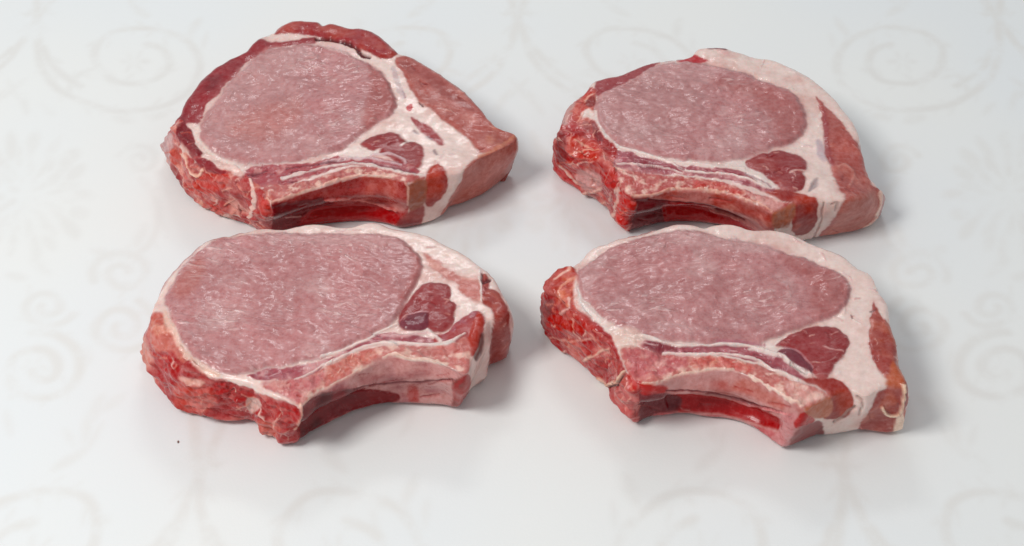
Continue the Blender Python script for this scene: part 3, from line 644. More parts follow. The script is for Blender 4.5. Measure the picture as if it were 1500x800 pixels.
c['layers'] = [
    P('rim_muscle', RIM, [(254, 186), (262, 168), (268, 150), (286, 122), (308, 99), (332, 83), (356, 73), (378, 56), (396, 62), (420, 60), (462, 55), (462, 64), (430, 66), (405, 71), (382, 81), (358, 95), (346, 112), (330, 124), (318, 140), (302, 154), (298, 168), (290, 182), (276, 192)],
      c2=(138, 48, 56), f2=60, dz=.2, rough=.38, soft=1.8),
    P('back_strip_muscle', (164, 64, 68), [(402, 48), (424, 30), (460, 28), (472, 34), (486, 31), (538, 42), (560, 54), (584, 75), (576, 83), (556, 85), (532, 73), (510, 66), (480, 59), (458, 53), (430, 51), (410, 51)], c2=(178, 84, 76), f2=70, dz=1.0, soft=1.6),
    S((104, 36, 40), [(464, 58), (486, 60), (508, 65), (524, 71), (532, 80), (542, 84)], 1.8, dz=-1.2),
    eye([(291, 192), (299, 172), (312, 154), (328, 132), (342, 116), (362, 96), (388, 76), (430, 67), (462, 66), (490, 72), (520, 84), (540, 94), (562, 110), (576, 134), (582, 152), (574, 168), (556, 178), (540, 190), (520, 206), (500, 219), (470, 229),
         (440, 235), (410, 238), (370, 240), (344, 236), (318, 226), (302, 214), (290, 202)]),
    P(None, EYE_PALE, [(330, 132), (362, 98), (400, 78), (450, 72), (440, 100), (400, 120), (350, 150), (320, 170), (300, 190)], soft=12, a=.7, fib=.35),
    P(None, (222, 190, 186), [(462, 66), (490, 66), (512, 72), (526, 82), (512, 84), (488, 78)], soft=4, a=.85),
    P(None, EYE_RED, [(540, 98), (562, 112), (576, 136), (580, 154), (560, 174), (530, 194), (536, 160), (544, 130)], soft=10, a=.75, fib=.8),
    P(None, (192, 146, 145), [(296, 196), (320, 150), (360, 108), (420, 84), (440, 130), (450, 190), (440, 228), (380, 236), (330, 228)], soft=30, a=.75, fib=.12),
    P(None, (190, 126, 120), [(330, 190), (380, 160), (440, 150), (430, 190), (380, 210)], soft=18, a=.6, fib=.5),
    P('flank_muscle', FLAP, [(578, 88), (600, 83), (630, 98), (664, 120), (692, 142), (724, 178), (760, 197), (742, 212), (722, 222), (704, 226), (692, 212), (676, 196), (654, 180), (636, 164), (614, 148), (600, 128), (590, 108)],
      dz=.5, fib=.45, c2=(198, 132, 124), f2=90, soft=3),
    P(None, (156, 82, 78), [(584, 90), (610, 94), (650, 122), (690, 156), (690, 164), (650, 140), (612, 112), (592, 104)], soft=6, a=.7),
    P(None, (170, 96, 86), [(724, 184), (754, 199), (738, 212), (722, 214), (712, 206)], soft=6, a=.6, c2=(206, 140, 118)),
    P('flap_side', WALL, [(682, 247), (702, 231), (720, 223), (738, 213), (760, 199), (756, 226), (746, 258), (738, 276), (710, 296), (680, 308), (646, 318), (662, 286), (676, 264)], c2=(190, 112, 98), f2=70, fib=.15, soft=1.8),
    S((214, 150, 128), [(702, 230), (722, 221), (740, 211), (756, 199)], 2.0, a=.7),
    P('oval_muscle', DARK, [(527, 212), (545, 201), (562, 196), (580, 197), (596, 206), (606, 207), (618, 212), (622, 226), (616, 244), (602, 248), (582, 238), (560, 226), (545, 219)], dz=.5, fib=.3, c2=(170, 88, 88), f2=110, warp=3),
    S(WHITE, [(588, 214), (597, 207), (604, 206)], 1.4),
    P(None, (168, 76, 78), [(600, 172), (616, 178), (636, 190), (648, 206), (648, 214), (638, 210), (618, 194)], soft=2.5, fib=.2),
    P(None, (190, 30, 36), [(595, 156), (603, 151), (604, 158), (598, 164)], soft=1.6),
    S((150, 110, 116), [(590, 134), (594, 142)], 1.2, a=.7), S((110, 60, 64), [(614, 150), (620, 156)], 1.2, a=.8, dz=-.5), S((120, 90, 100), [(606, 192), (612, 196)], 2, a=.6), S((120, 90, 100), [(624, 200), (632, 204)], 2, a=.6), S((130, 100, 106), [(637, 220), (640, 226)], 1.6, a=.7),
    S((200, 178, 180), [(576, 100), (584, 124), (590, 140)], 3.5, a=.6),
    P('rib_muscle', (166, 62, 56), [(622, 262), (630, 246), (642, 241), (652, 250), (654, 276), (640, 296), (628, 302), (621, 290)], dz=.3, c2=(186, 80, 64), f2=90),
    P(None, (176, 92, 98), [(352, 254), (372, 243), (410, 240), (450, 238), (480, 234), (500, 226), (530, 232), (560, 232), (590, 240), (614, 250), (600, 256), (560, 249), (520, 243), (490, 248), (460, 258), (430, 268), (390, 276), (370, 268)], c2=(206, 150, 148), f2=190, t2=.12, lump=.5, warp=3, fib=.3),
    P('rib_bone', (190, 116, 112), [(397, 298), (384, 284), (392, 272), (420, 270), (450, 265), (475, 257), (510, 247), (540, 245), (575, 249), (605, 256), (622, 260), (596, 267), (570, 261), (540, 258), (510, 262), (476, 273), (450, 281), (420, 291)], c2=SPOT, f2=230, t2=.05, lump=.5, lf=260, dz=.2, rough=.42),
    P(None, (130, 60, 76), [(480, 242), (520, 238), (560, 240), (606, 252), (600, 255), (560, 245), (520, 242)], soft=3, a=.7),
    S(WHITE, [(414, 262), (450, 252), (480, 245), (520, 240), (560, 246), (600, 255), (622, 258)], 1.8, dz=.5, a=.85),
    P(None, WHITE, [(494, 229), (508, 217), (526, 215), (542, 219), (556, 218), (548, 228), (522, 233)], soft=3, warp=5, a=.9),
    S((216, 190, 192), [(545, 228), (570, 226), (590, 234), (594, 240)], 1.8, a=.8, dz=.4),
    S((216, 190, 192), [(470, 240), (500, 233), (530, 232), (565, 236), (588, 242)], 1.4, a=.8, dz=.4),
    S((120, 54, 66), [(420, 246), (450, 242), (484, 238), (506, 234)], 1.2, a=.7, dz=-.5),
    P('inner_rib', (178, 76, 74), [(395, 300), (420, 292), (450, 282), (476, 274), (510, 263), (540, 259), (570, 262), (597, 268), (602, 290), (598, 308), (588, 346), (560, 340), (510, 337), (470, 340), (430, 350), (392, 356)], c2=(200, 112, 104), f2=80, rough=.28, soft=1.6),
    P(None, MAROON, [(394, 304), (440, 294), (474, 290), (490, 300), (470, 312), (452, 330), (430, 350), (392, 356)], soft=5, rough=.24, dz=-.5),
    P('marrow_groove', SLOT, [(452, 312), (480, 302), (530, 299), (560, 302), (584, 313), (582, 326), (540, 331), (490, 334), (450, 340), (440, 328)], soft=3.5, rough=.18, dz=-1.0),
    S((220, 140, 134), [(476, 294), (510, 292), (545, 296), (580, 310)], 1.6, dz=.8, rough=.2),
    P(None, (216, 152, 146), [(578, 300), (592, 298), (594, 308), (580, 310)], soft=3, a=.8),
    P(None, (168, 80, 76), [(582, 324), (600, 309), (620, 299), (620, 322), (606, 342), (586, 346)], soft=3, c2=(140, 60, 60), f2=100),
    P(None, (172, 106, 86), [(597, 272), (622, 262), (625, 290), (614, 304), (600, 308), (597, 290)], soft=3, lump=.4),
    S((232, 190, 176), [(594, 268), (598, 276), (597, 300)], 1.6, a=.7),
    P('backbone', (178, 72, 72), [(242, 186), (256, 176), (268, 180), (284, 200), (300, 220), (318, 232), (346, 244), (360, 256), (376, 270), (390, 282), (398, 298), (398, 334), (394, 356), (360, 346), (316, 330), (284, 314), (260, 292), (246, 262), (236, 236), (236, 210)],
      c2=(216, 150, 138), f2=150, t2=.05, lump=1.6, lf=95, rough=.26, warp=4, soft=2.5),
    P(None, (236, 214, 206), [(274, 182), (292, 184), (294, 204), (306, 220), (322, 230), (348, 240), (360, 250), (350, 258), (330, 248), (304, 238), (290, 220), (278, 200)], soft=4, a=.85),
    P(None, (138, 38, 48), [(260, 189), (268, 182), (278, 190), (284, 202), (285, 212), (298, 226), (284, 229), (270, 215), (260, 206)], soft=2, warp=3),
    P(None, (148, 46, 54), [(280, 232), (300, 234), (322, 245), (330, 254), (315, 256), (296, 246)], soft=2.5, warp=3),
    P(None, (192, 62, 52), [(284, 268), (298, 256), (322, 254), (336, 258), (330, 272), (312, 284), (292, 286), (272, 280)], soft=3, rough=.25, lump=.5),
    P(None, (196, 166, 166), [(240, 200), (250, 196), (254, 212), (252, 236), (246, 244), (240, 226)], soft=4, a=.85),
    P(None, (190, 78, 66), [(252, 216), (264, 214), (268, 228), (262, 240), (252, 236)], soft=4),
    P(None, (150, 44, 48), [(252, 242), (264, 252), (276, 278), (290, 300), (280, 304), (262, 282), (250, 256)], soft=4, a=.8),
    S((232, 190, 170), [(268, 226), (276, 236), (280, 252), (290, 256), (296, 250)], 2.2, dz=.5),
    S((234, 206, 196), [(266, 214), (276, 224), (286, 236)], 2.0, a=.7),
    P(None, (194, 70, 60), [(294, 300), (312, 296), (332, 306), (330, 320), (300, 310)], soft=4, lump=.8),
    S((230, 180, 160), [(294, 296), (296, 306), (304, 308)], 1.8, a=.8),
    S((232, 206, 196), [(366, 264), (370, 280), (372, 300), (366, 318)], 3.0, a=.85, dz=.3),
    S((226, 200, 190), [(322, 320), (340, 314), (352, 318)], 2.4, a=.8),
    P(None, (196, 70, 62), [(380, 288), (394, 298), (398, 312), (388, 316), (378, 306)], soft=3),
    S((238, 200, 184), [(392, 292), (397, 297), (420, 290), (450, 280), (476, 271), (510, 260), (540, 257), (570, 260)], 1.5, a=.75, dz=.3),
]
c['groove'] = [((397, 297), 2.0), ((450, 280), 3.0), ((540, 257), 3.0), ((596, 266), 1.0)]
CHOPS.append(c)

# ---- top right
c = dict(label='pork chop with a thin red sliver at the back edge of its eye', h=0.0288, ang=3, seed=21)
c['outline'] = [
    (816, 196, 812, 228), (819, 183), (830, 155), (846, 142), (860, 131), (874, 118), (910, 108), (940, 95), (966, 89), (990, 86), (1012, 80), (1022, 70), (1040, 68), (1060, 69), (1070, 72), (1104, 81), (1138, 88), (1160, 99), (1186, 113), (1212, 131), (1236, 157),
    (1250, 175), (1257, 195, .98), (1258, 210, .95), (1264, 230, .90), (1269, 254, .82), (1279, 271, 1284, 306, .72),
    (1291, 280, 1289, 316, .66), (1284, 286, 1280, 328, .70), (1270, 288, 1260, 341, .84), (1255, 289, 1230, 347, .94), (1236, 291, 1204, 350), (1214, 292, 1188, 355), (1196, 292, 1178, 357), (1180, 293, 1166, 362), (1164, 298, 1148, 367), (1148, 303, 1136, 370), (1132, 311, 1124, 366),
    (1110, 300, 1106, 356), (1090, 292, 1088, 346), (1060, 282, 1060, 337), (1026, 278, 1026, 332), (1000, 277, 1000, 331), (976, 279, 976, 332), (952, 286, 952, 336), (926, 287, 920, 344),
    (912, 276, 912, 341), (896, 257, 896, 324), (886, 246, 886, 310), (876, 236, 874, 297), (852, 222, 850, 286), (832, 209, 820, 268), (820, 202, 810, 252)]
c['layers'] = [
    eye([(873, 150), (880, 138), (900, 127), (922, 117), (940, 108), (956, 97), (990, 91), (1020, 92), (1040, 95), (1070, 103), (1104, 114), (1132, 125), (1156, 133), (1170, 147), (1180, 167), (1182, 183), (1175, 197), (1160, 209), (1140, 217), (1120, 224),
         (1100, 232), (1060, 237), (1020, 236), (980, 232), (950, 226), (920, 217), (898, 208), (886, 195), (875, 179), (871, 162)]),
    P(None, EYE_RED, [(1040, 120), (1100, 124), (1150, 136), (1174, 156), (1180, 184), (1164, 204), (1140, 212), (1130, 180), (1100, 150)], soft=20, a=.55, fib=.7),
    P(None, EYE_PALE, [(940, 110), (960, 98), (1010, 93), (1050, 100), (1040, 120), (990, 124), (950, 130)], soft=10, a=.6, fib=.6),
    P(None, EYE_PALE, [(874, 152), (890, 136), (910, 130), (900, 160), (906, 200), (888, 192), (876, 176)], soft=9, a=.5, fib=.2),
    P(None, (188, 142, 141), [(878, 160), (900, 136), (950, 112), (1010, 104), (1030, 140), (1000, 180), (960, 215), (910, 208), (884, 190)], soft=30, a=.75, fib=.15),
    P('rim_muscle', (166, 82, 86), [(872, 120), (910, 105), (940, 92), (968, 86), (960, 95), (942, 109), (925, 117), (905, 126), (890, 135), (875, 142)], soft=2, c2=(186, 116, 116), f2=80),
    P(None, (190, 70, 76), [(988, 86), (1012, 81), (1028, 84), (1038, 90), (1020, 93), (1000, 91)], soft=2.5),
    P(None, (124, 52, 60), [(1028, 67), (1060, 67), (1066, 72), (1048, 73)], soft=1.8),
    P(None, (214, 174, 170), [(1050, 73), (1066, 73), (1070, 82), (1058, 80)], soft=3, a=.8),
    P('oval_muscle', DARK, [(1092, 239), (1105, 230), (1125, 224), (1145, 222), (1168, 229), (1181, 237), (1183, 247), (1176, 253), (1180, 264), (1176, 276), (1165, 283), (1148, 281), (1136, 270), (1118, 256), (1100, 249)], dz=.6, fib=.25, c2=(166, 80, 78), f2=110),
    S((222, 186, 180), [(1157, 253), (1170, 250), (1182, 250)], 1.2, warp=3, a=.8),
    P('flank_muscle', (182, 104, 98), [(1194, 142), (1204, 150), (1226, 172), (1246, 196), (1258, 212), (1266, 232), (1270, 254), (1280, 274), (1296, 279), (1292, 310), (1282, 330), (1262, 346), (1198, 354), (1214, 330), (1230, 308), (1238, 291), (1228, 276), (1221, 255), (1213, 238), (1208, 214), (1207, 186), (1200, 160)],
      dz=.4, fib=.35, c2=(198, 122, 112), f2=90, soft=2.5, warp=3),
    P(None, (156, 66, 72), [(1206, 160), (1214, 180), (1214, 210), (1222, 240), (1212, 238), (1207, 210), (1206, 184)], soft=4, a=.7),
    P(None, (188, 118, 106), [(1240, 292), (1290, 282), (1288, 308), (1262, 342), (1204, 350), (1222, 325)], soft=5, a=.75),
    S((234, 206, 192), [(1290, 282), (1287, 302), (1279, 322), (1262, 338)], 2.4, a=.8, dz=.4),
    S((214, 160, 150), [(1228, 246), (1238, 242), (1250, 256), (1244, 276)], 1.5, a=.5, dz=.4),
    P('rib_muscle', (158, 60, 56), [(1120, 281), (1144, 279), (1165, 284), (1185, 287), (1197, 293), (1197, 320), (1186, 340), (1164, 344), (1160, 320), (1163, 300), (1148, 296)], dz=.3, c2=(180, 78, 64), f2=90),
    P(None, MAUVE, [(896, 222), (920, 224), (950, 232), (980, 239), (1020, 245), (1050, 247), (1080, 251), (1110, 262), (1138, 277), (1125, 282), (1100, 274), (1070, 266), (1040, 260), (1000, 256), (950, 256), (906, 250)], c2=(206, 150, 150), f2=190, t2=.12, lump=.5, warp=3, fib=.3),
    P(None, (150, 66, 78), [(920, 228), (940, 230), (960, 240), (976, 248), (960, 250), (930, 240)], soft=3, a=.7),
    P('rib_bone', (190, 108, 104), [(900, 246), (920, 250), (960, 256), (1000, 258), (1040, 263), (1080, 274), (1120, 288), (1150, 298), (1164, 298), (1150, 304), (1132, 312), (1110, 301), (1090, 293), (1060, 283), (1026, 279), (1000, 278), (976, 280), (952, 287), (926, 288), (910, 274)],
      c2=SPOT, f2=230, t2=.08, lump=.5, lf=260, dz=.2, rough=.42),
    P(None, (200, 84, 78), [(1020, 264), (1060, 270), (1090, 282), (1080, 288), (1050, 280), (1020, 276)], soft=6, a=.7, lump=.5, c2=(220, 140, 126), f2=230),
    P(None, (224, 180, 174), [(1090, 280), (1120, 290), (1148, 299), (1132, 309), (1110, 297)], soft=5, a=.6),
    S(WHITE, [(896, 210), (920, 220), (945, 226), (980, 238), (1010, 251), (1060, 255), (1095, 262), (1120, 274)], 1.6, dz=.5),
    S(WHITE, [(904, 240), (940, 241), (970, 245), (1000, 254)], 1.4, dz=.4, a=.8),
    S(WHITE, [(975, 236), (1020, 240), (1060, 246), (1090, 247)], 1.5, dz=.4, a=.85),
    P(None, WHITE, [(1058, 240), (1090, 237), (1094, 246), (1112, 253), (1130, 266), (1139, 276), (1120, 275), (1100, 259), (1080, 250)], soft=2.5, a=.9),
    S((150, 96, 110), [(1092, 254), (1110, 262), (1130, 274)], 1.0, a=.7, dz=-.4),
    P(None, (150, 130, 134), [(1184, 280), (1190, 266), (1198, 260), (1198, 272)], soft=3, a=.7, dz=-.5),
    P(None, (196, 176, 184), [(1196, 205), (1206, 212), (1210, 236), (1198, 230)], soft=4, a=.7),
    P('inner_rib', (198, 128, 122), [(926, 290), (952, 288), (976, 281), (1000, 279), (1026, 280), (1060, 284), (1090, 294), (1110, 302), (1132, 313), (1130, 372), (1100, 362), (1060, 344), (1010, 338), (960, 340), (916, 350)], c2=(188, 100, 92), f2=80, rough=.30, soft=1.6),
    P(None, (190, 86, 76), [(1050, 286), (1090, 298), (1128, 318), (1120, 340), (1080, 318), (1050, 304)], soft=6, a=.75, c2=(214, 140, 128), f2=160),
    P(None, (130, 46, 52), [(922, 292), (950, 291), (985, 298), (988, 326), (950, 338), (916, 348), (922, 316)], soft=5, rough=.24, dz=-.5),
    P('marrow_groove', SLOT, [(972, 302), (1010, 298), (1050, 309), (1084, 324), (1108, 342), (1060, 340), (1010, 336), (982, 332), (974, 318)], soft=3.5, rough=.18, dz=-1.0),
    S((140, 44, 48), [(950, 292), (990, 297), (1030, 300), (1064, 310), (1090, 322)], 1.3, dz=-.5),
    S((224, 150, 144), [(1040, 308), (1062, 314), (1082, 324)], 1.3, dz=.6, rough=.2),
    P(None, (184, 116, 92), [(1132, 312), (1150, 304), (1164, 299), (1163, 318), (1152, 332), (1132, 332)], soft=3, lump=.4),
    S((190, 150, 142), [(1206, 298), (1202, 325), (1190, 352)], 1.6, dz=-.5, a=.6),
    S((190, 150, 142), [(1218, 300), (1228, 296), (1224, 308)], 1.3, dz=-.4, a=.6),
    P('backbone', (174, 56, 58), [(808, 198), (818, 180), (830, 152), (860, 128), (872, 134), (870, 162), (875, 182), (888, 200), (904, 216), (900, 244), (910, 272), (926, 288), (932, 304), (924, 324), (920, 352), (894, 332), (872, 304), (848, 292), (814, 272), (804, 250), (808, 226)],
      c2=(206, 122, 114), f2=110, t2=.15, lump=1.6, lf=95, rough=.26, warp=4, soft=2.5),
    P(None, (196, 88, 80), [(838, 156), (862, 134), (872, 138), (870, 160), (856, 170), (842, 172)], soft=4, c2=(226, 150, 130), f2=140),
    P(None, (150, 58, 56), [(857, 146), (868, 141), (873, 150), (866, 158), (858, 154)], soft=2),
    S((232, 190, 172), [(856, 150), (860, 141), (868, 139)], 1.2, a=.8),
    P(None, WHITE, [(852, 164), (866, 160), (872, 176), (862, 172), (852, 172)], soft=3),
    P(None, (196, 164, 160), [(822, 172), (832, 154), (842, 150), (836, 170), (828, 184)], soft=4, a=.85),
    S(WHITE, [(872, 164), (875, 182), (888, 200), (904, 214)], 2.4, a=.85, dz=.4),
    P(None, (140, 42, 50), [(866, 176), (874, 184), (884, 204), (878, 206), (868, 192)], soft=2.5),
    P(None, (140, 40, 46), [(852, 178), (862, 178), (864, 190), (856, 192)], soft=2.5, a=.8),
    P(None, (200, 64, 50), [(836, 204), (862, 202), (880, 214), (876, 234), (846, 236), (834, 220)], soft=5, rough=.24, lump=.6, a=.85),
    P(None, (140, 52, 54), [(814, 200), (826, 196), (830, 220), (826, 240), (816, 238)], soft=4, a=.85),
    S((236, 170, 146), [(834, 226), (856, 220), (876, 220)], 1.3, a=.8), S((236, 176, 150), [(842, 206), (858, 212), (868, 218)], 1.3, a=.8), S((230, 160, 146), [(828, 190), (836, 196), (834, 210)], 1.3, a=.7),
    P(None, (214, 174, 170), [(844, 252), (868, 250), (880, 262), (876, 278), (852, 276)], soft=5, a=.75, lump=.7),
    P(None, (196, 40, 40), [(812, 246), (828, 248), (846, 268), (850, 280), (828, 268), (812, 256)], soft=3.5, a=.85),
    S((238, 206, 190), [(820, 244), (832, 254), (846, 270)], 2.0, a=.8, dz=.6), S((232, 196, 184), [(848, 282), (866, 282), (880, 276)], 2.0, a=.8, dz=.4),
    P(None, (184, 140, 136), [(856, 286), (874, 288), (896, 312), (900, 330), (884, 316), (868, 298)], soft=4, a=.8),
    S((226, 196, 184), [(900, 282), (906, 276), (902, 300), (898, 316)], 2.2, a=.8),
    P(None, (204, 44, 38), [(908, 280), (922, 290), (932, 298), (922, 318), (918, 340), (906, 326), (904, 300)], soft=4, rough=.24, a=.8),
    P(None, (196, 52, 50), [(882, 254), (902, 252), (906, 272), (890, 274)], soft=4, a=.75, lump=.8, lf=240),
    S((236, 190, 172), [(926, 287), (952, 286), (976, 278), (1000, 277), (1026, 278), (1052, 281)], 1.6, a=.75, dz=.3),
    S((236, 190, 172), [(1052, 282), (1080, 288), (1110, 300), (1130, 310)], 1.6, a=.6, warp=4, dz=.3),
]
c['groove'] = [((926, 287), 2.0), ((1000, 277), 3.5), ((1060, 282), 3.0), ((1110, 300), 1.0)]
CHOPS.append(c)

# ------------------------------------------------------------------ threads of connective tissue, small tears and blood
def threads(c):
    rnd = random.Random(c['seed'])
    extra, under = [], []
    hull = P('fat_cap', FAT, [o[:2] for o in c['outline']])
    for l in [hull] + list(c['layers']):
        if l['kind'] != 'poly':
            continue
        pts = np.array(l['pts'], float)
        if l['part'] == 'backbone':
            n, ln, cols, spread = 70, (5, 24), [(242, 212, 200), (238, 200, 186), (232, 170, 152), (226, 150, 132), (126, 20, 26), (150, 26, 28), (212, 110, 92)], 180
        elif l['part'] == 'rib_bone':
            n, ln, cols, spread = 34, (3, 9), [(236, 206, 194), (228, 184, 172), (176, 80, 74), (190, 96, 88)], 60
        elif l['col'] == MAUVE or l['col'] == (176, 92, 98):
            n, ln, cols, spread = 26, (10, 34), [(228, 200, 200), (214, 170, 172), (128, 54, 66), (150, 66, 76)], 10
        elif l['part'] == 'fat_cap':
            n, ln, cols, spread = 70, (4, 16), [(206, 160, 158), (196, 150, 150), (242, 228, 222), (214, 190, 192)], 60
        elif l['part'] in ('inner_rib',):
            n, ln, cols, spread = 8, (12, 36), [(226, 182, 176), (170, 70, 70), (176, 60, 60)], 7
        elif l['part'] in ('flank_muscle', 'oval_muscle'):
            n, ln, cols, spread = 12, (5, 13), [(216, 158, 150), (226, 176, 166), (140, 56, 58)], 40
        else:
            continue
        cen = pts.mean(0)
        u_, s_, vt = np.linalg.svd(pts - cen)
        d0 = math.atan2(vt[0][1], vt[0][0])
        lo, hi = pts.min(0), pts.max(0)
        k = 0
        while k < n:
            p = np.array([rnd.uniform(lo[0], hi[0]), rnd.uniform(lo[1], hi[1])])
            k += .2
            if not inside(p[None], pts)[0]:
                continue
            k += .8
            a = d0 + math.radians(rnd.uniform(-spread, spread))
            L_ = rnd.uniform(*ln)
            q = [p]
            for _ in range(4):
                a += rnd.uniform(-.45, .45) * min(1, spread / 40)
                q.append(q[-1] + L_ / 4 * np.array([math.cos(a), .75 * math.sin(a)]))
            q = np.array(q)
            if not inside(q, pts).all():
                continue
            col = rnd.choice(cols)
            (under if l['part'] == 'fat_cap' else extra).append(S(col, q, rnd.uniform(.35, 1.0), a=rnd.uniform(.45, .9), dz=(.35 if col[0] > 180 else -.45), soft=1.6))
    # the threads lie over the broad areas but under the last traced seams
    return under, extra


for c in CHOPS:
    under, over = threads(c)
    c['layers'] = under + c['layers'] + over

# ------------------------------------------------------------------ building a chop
NU, NV, NW = 330, 216, 58
PART_MAT = {'loin_eye': 'muscle', 'fat_cap': 'fat', 'backbone': 'bone', 'rib_bone': 'bone', 'inner_rib': 'bone', 'marrow_groove': 'bone'}
PART_LABEL = {'fat_cap': 'creamy white fat', 'loin_eye': 'large pale pink eye of loin', 'backbone': 'ragged red backbone end', 'marrow_groove': 'dark wet red groove below the rib'}


def concentric(nu, nv):
    a, b = np.meshgrid(np.linspace(-1, 1, nu), np.linspace(-1, 1, nv))
    a, b = a.ravel(), b.ravel()
    m = np.abs(a) > np.abs(b)
    r = np.where(m, a, b)
    with np.errstate(divide='ignore', invalid='ignore'):
        ph = np.where(m, math.pi / 4 * np.where(a == 0, 0, b / np.where(a == 0, 1, a)), math.pi / 2 - math.pi / 4 * np.where(b == 0, 0, a / np.where(b == 0, 1, b)))
    x, y = r * np.cos(ph), r * np.sin(ph)
    return np.hypot(x, y), np.arctan2(y, x) % (2 * math.pi)


def build_chop(c):
    h, seed = c['h'], c['seed']
    # traced outline -> top rim T and foot B, in metres
    T, Bt, has = [], [], []
    for o in c['outline']:
        zf = o[-1] if len(o) in (3, 5) else 1.0
        T.append(unproject([o[:2]], h * zf)[0])
        if len(o) >= 4:
            Bt.append(unproject([o[2:4]], 0.0)[0])
            has.append(True)
        else:
            Bt.append(np.full(3, np.nan))
            has.append(False)
    T, Bt, has = np.array(T), np.array(Bt), np.array(has)
    n = len(T)
    area = 0.5 * np.sum(T[:, 0] * np.roll(T[:, 1], -1) - np.roll(T[:, 0], -1) * T[:, 1])
    tan = np.roll(T, -1, 0) - np.roll(T, 1, 0)
    out = np.stack([tan[:, 1], -tan[:, 0]], 1) * (1 if area > 0 else -1)
    out /= np.linalg.norm(out, axis=1)[:, None]
    for k in range(n):
        if not has[k]:
            Bt[k] = [T[k, 0] + out[k, 0] * .0012, T[k, 1] + out[k, 1] * .0012, 0]
    grv = np.zeros(n)
    for k, o in enumerate(c['outline']):
        ds = [(math.hypot(o[0] - g[0][0], o[1] - g[0][1]), g[1]) for g in c['groove']]
        xs = [g[0][0] for g in c['groove']]
        if len(o) >= 4 and xs[0] - 4 <= o[0] <= xs[-1] + 4 and min(ds)[0] < 60:
            w = np.array([1 / (d + 6) ** 2 for d, _ in ds])
            grv[k] = (w @ np.array([g for _, g in ds])) / w.sum()
    dense = catmull(np.concatenate([T, Bt, grv[:, None]], 1), 10)
    C = unproject([np.mean(np.array([p for p in c['layers'] if p['part'] == 'loin_eye'][0]['pts']), 0) + np.array([14, 14])], h)[0]
    seg = np.linalg.norm(np.diff(np.concatenate([dense, dense[:1]])[:, :2], axis=0), axis=1)
    s = np.concatenate([[0], np.cumsum(seg)])
    # outline parameter by angle and length mixed, so that the grid stays even
    ang0 = math.atan2(dense[0, 1] - C[1], dense[0, 0] - C[0])
    sgn = 1 if area > 0 else -1
    rho, th = concentric(NU, NV)
    fr = (sgn * (th - ang0) / (2 * math.pi)) % 1.0
    ang = np.unwrap(np.arctan2(dense[:, 1] - C[1], dense[:, 0] - C[0]))
    angf = np.concatenate([sgn * (ang - ang[0]), [2 * math.pi]]) / (2 * math.pi)
    par = 0.5 * angf + 0.5 * s / s[-1]
    par = np.maximum.accumulate(par + np.arange(len(par)) * 1e-9)
    dcl = np.concatenate([dense, dense[:1]])

    def at(f):
        return np.stack([np.interp(f, par, dcl[:, k]) for k in range(dcl.shape[1])], 1)
    O = at(fr)
    top = np.empty((len(rho), 3))
    top[:, :2] = C[:2] + rho[:, None] * (O[:, :2] - C[:2])
    dist = (1 - rho) * np.linalg.norm(O[:, :2] - C[:2], axis=1)
    top[:, 2] = h - (h - O[:, 2]) * rho ** 7 - .0011 * np.exp(-dist / .0011)
    # perimeter of the grid in order
    idx = np.arange(NU * NV).reshape(NV, NU)
    per = np.concatenate([idx[0, :-1], idx[:-1, -1], idx[-1, :0:-1], idx[:0:-1, 0]])
    Pn = len(per)
    Op = O[per]
    tan = np.roll(Op[:, :2], -3, 0) - np.roll(Op[:, :2], 3, 0)
    # the perimeter runs counter-clockwise seen from above
    a2 = np.sum(Op[:, 0] * np.roll(Op[:, 1], -1) - np.roll(Op[:, 0], -1) * Op[:, 1])
    nrm = np.stack([tan[:, 1], -tan[:, 0]], 1) * (1 if a2 > 0 else -1)
    for _ in range(6):
        nrm = nrm + .5 * (np.roll(nrm, 2, 0) + np.roll(nrm, -2, 0))
        nrm /= np.linalg.norm(nrm, axis=1)[:, None]
    rows = []
    z0 = top[per, 2]
    g = np.clip(Op[:, 6], 0, 5) * .0016
    for k in range(1, NW + 1):
        t = k / NW
        xy = Op[:, :2] * (1 - t) + Op[:, 3:5] * t
        bul = .0012 * math.sin(math.pi * t) + .0006 * math.sin(2 * math.pi * t) - .0026 * max(0, (t - .86) / .14) ** 2
        gr = -g * math.exp(-((t - .60) / .17) ** 2) + .25 * g * math.exp(-((t - .27) / .12) ** 2)
        xy = xy + nrm * (bul + gr)[:, None]
        rows.append(np.concatenate([xy, (z0 * (1 - t) + .0003 * t)[:, None]], 1))
    V = np.concatenate([top] + rows)
    nt_ = len(top)
    dirn = np.zeros_like(V)
    dirn[:nt_, 2] = 1
    wN = np.concatenate([nrm, np.zeros((Pn, 1))], 1)
    dirn[nt_:] = np.tile(wN, (NW, 1))
    dirn[per] = (dirn[per] + .8 * wN) / 1.28
    tt = np.zeros(len(V))
    tt[nt_:] = np.repeat(np.arange(1, NW + 1) / NW, Pn)
    fade = 1 - smoothstep(.93, 1.0, tt) * .9
    # faces
    q1 = np.stack([idx[:-1, :-1], idx[:-1, 1:], idx[1:, 1:], idx[1:, :-1]], -1).reshape(-1, 4)
    ring = np.concatenate([per[None], nt_ + np.arange(NW * Pn).reshape(NW, Pn)])
    nx = np.roll(ring, -1, 1)
    q2 = np.stack([ring[:-1], ring[1:], nx[1:], nx[:-1]], -1).reshape(-1, 4)
    if a2 < 0:
        q2 = q2[:, ::-1]
        q1 = q1[:, ::-1]
    # general unevenness of a hand-cut slice
    V += dirn * (fbm(V, 28, seed, 2) * .0011 * fade)[:, None]
    V += dirn * (fbm(V, 85, seed + 4, 2) * .00042 * fade)[:, None]
    V += dirn * (fbm(V, 190, seed + 5, 2) * .00022 * fade)[:, None]
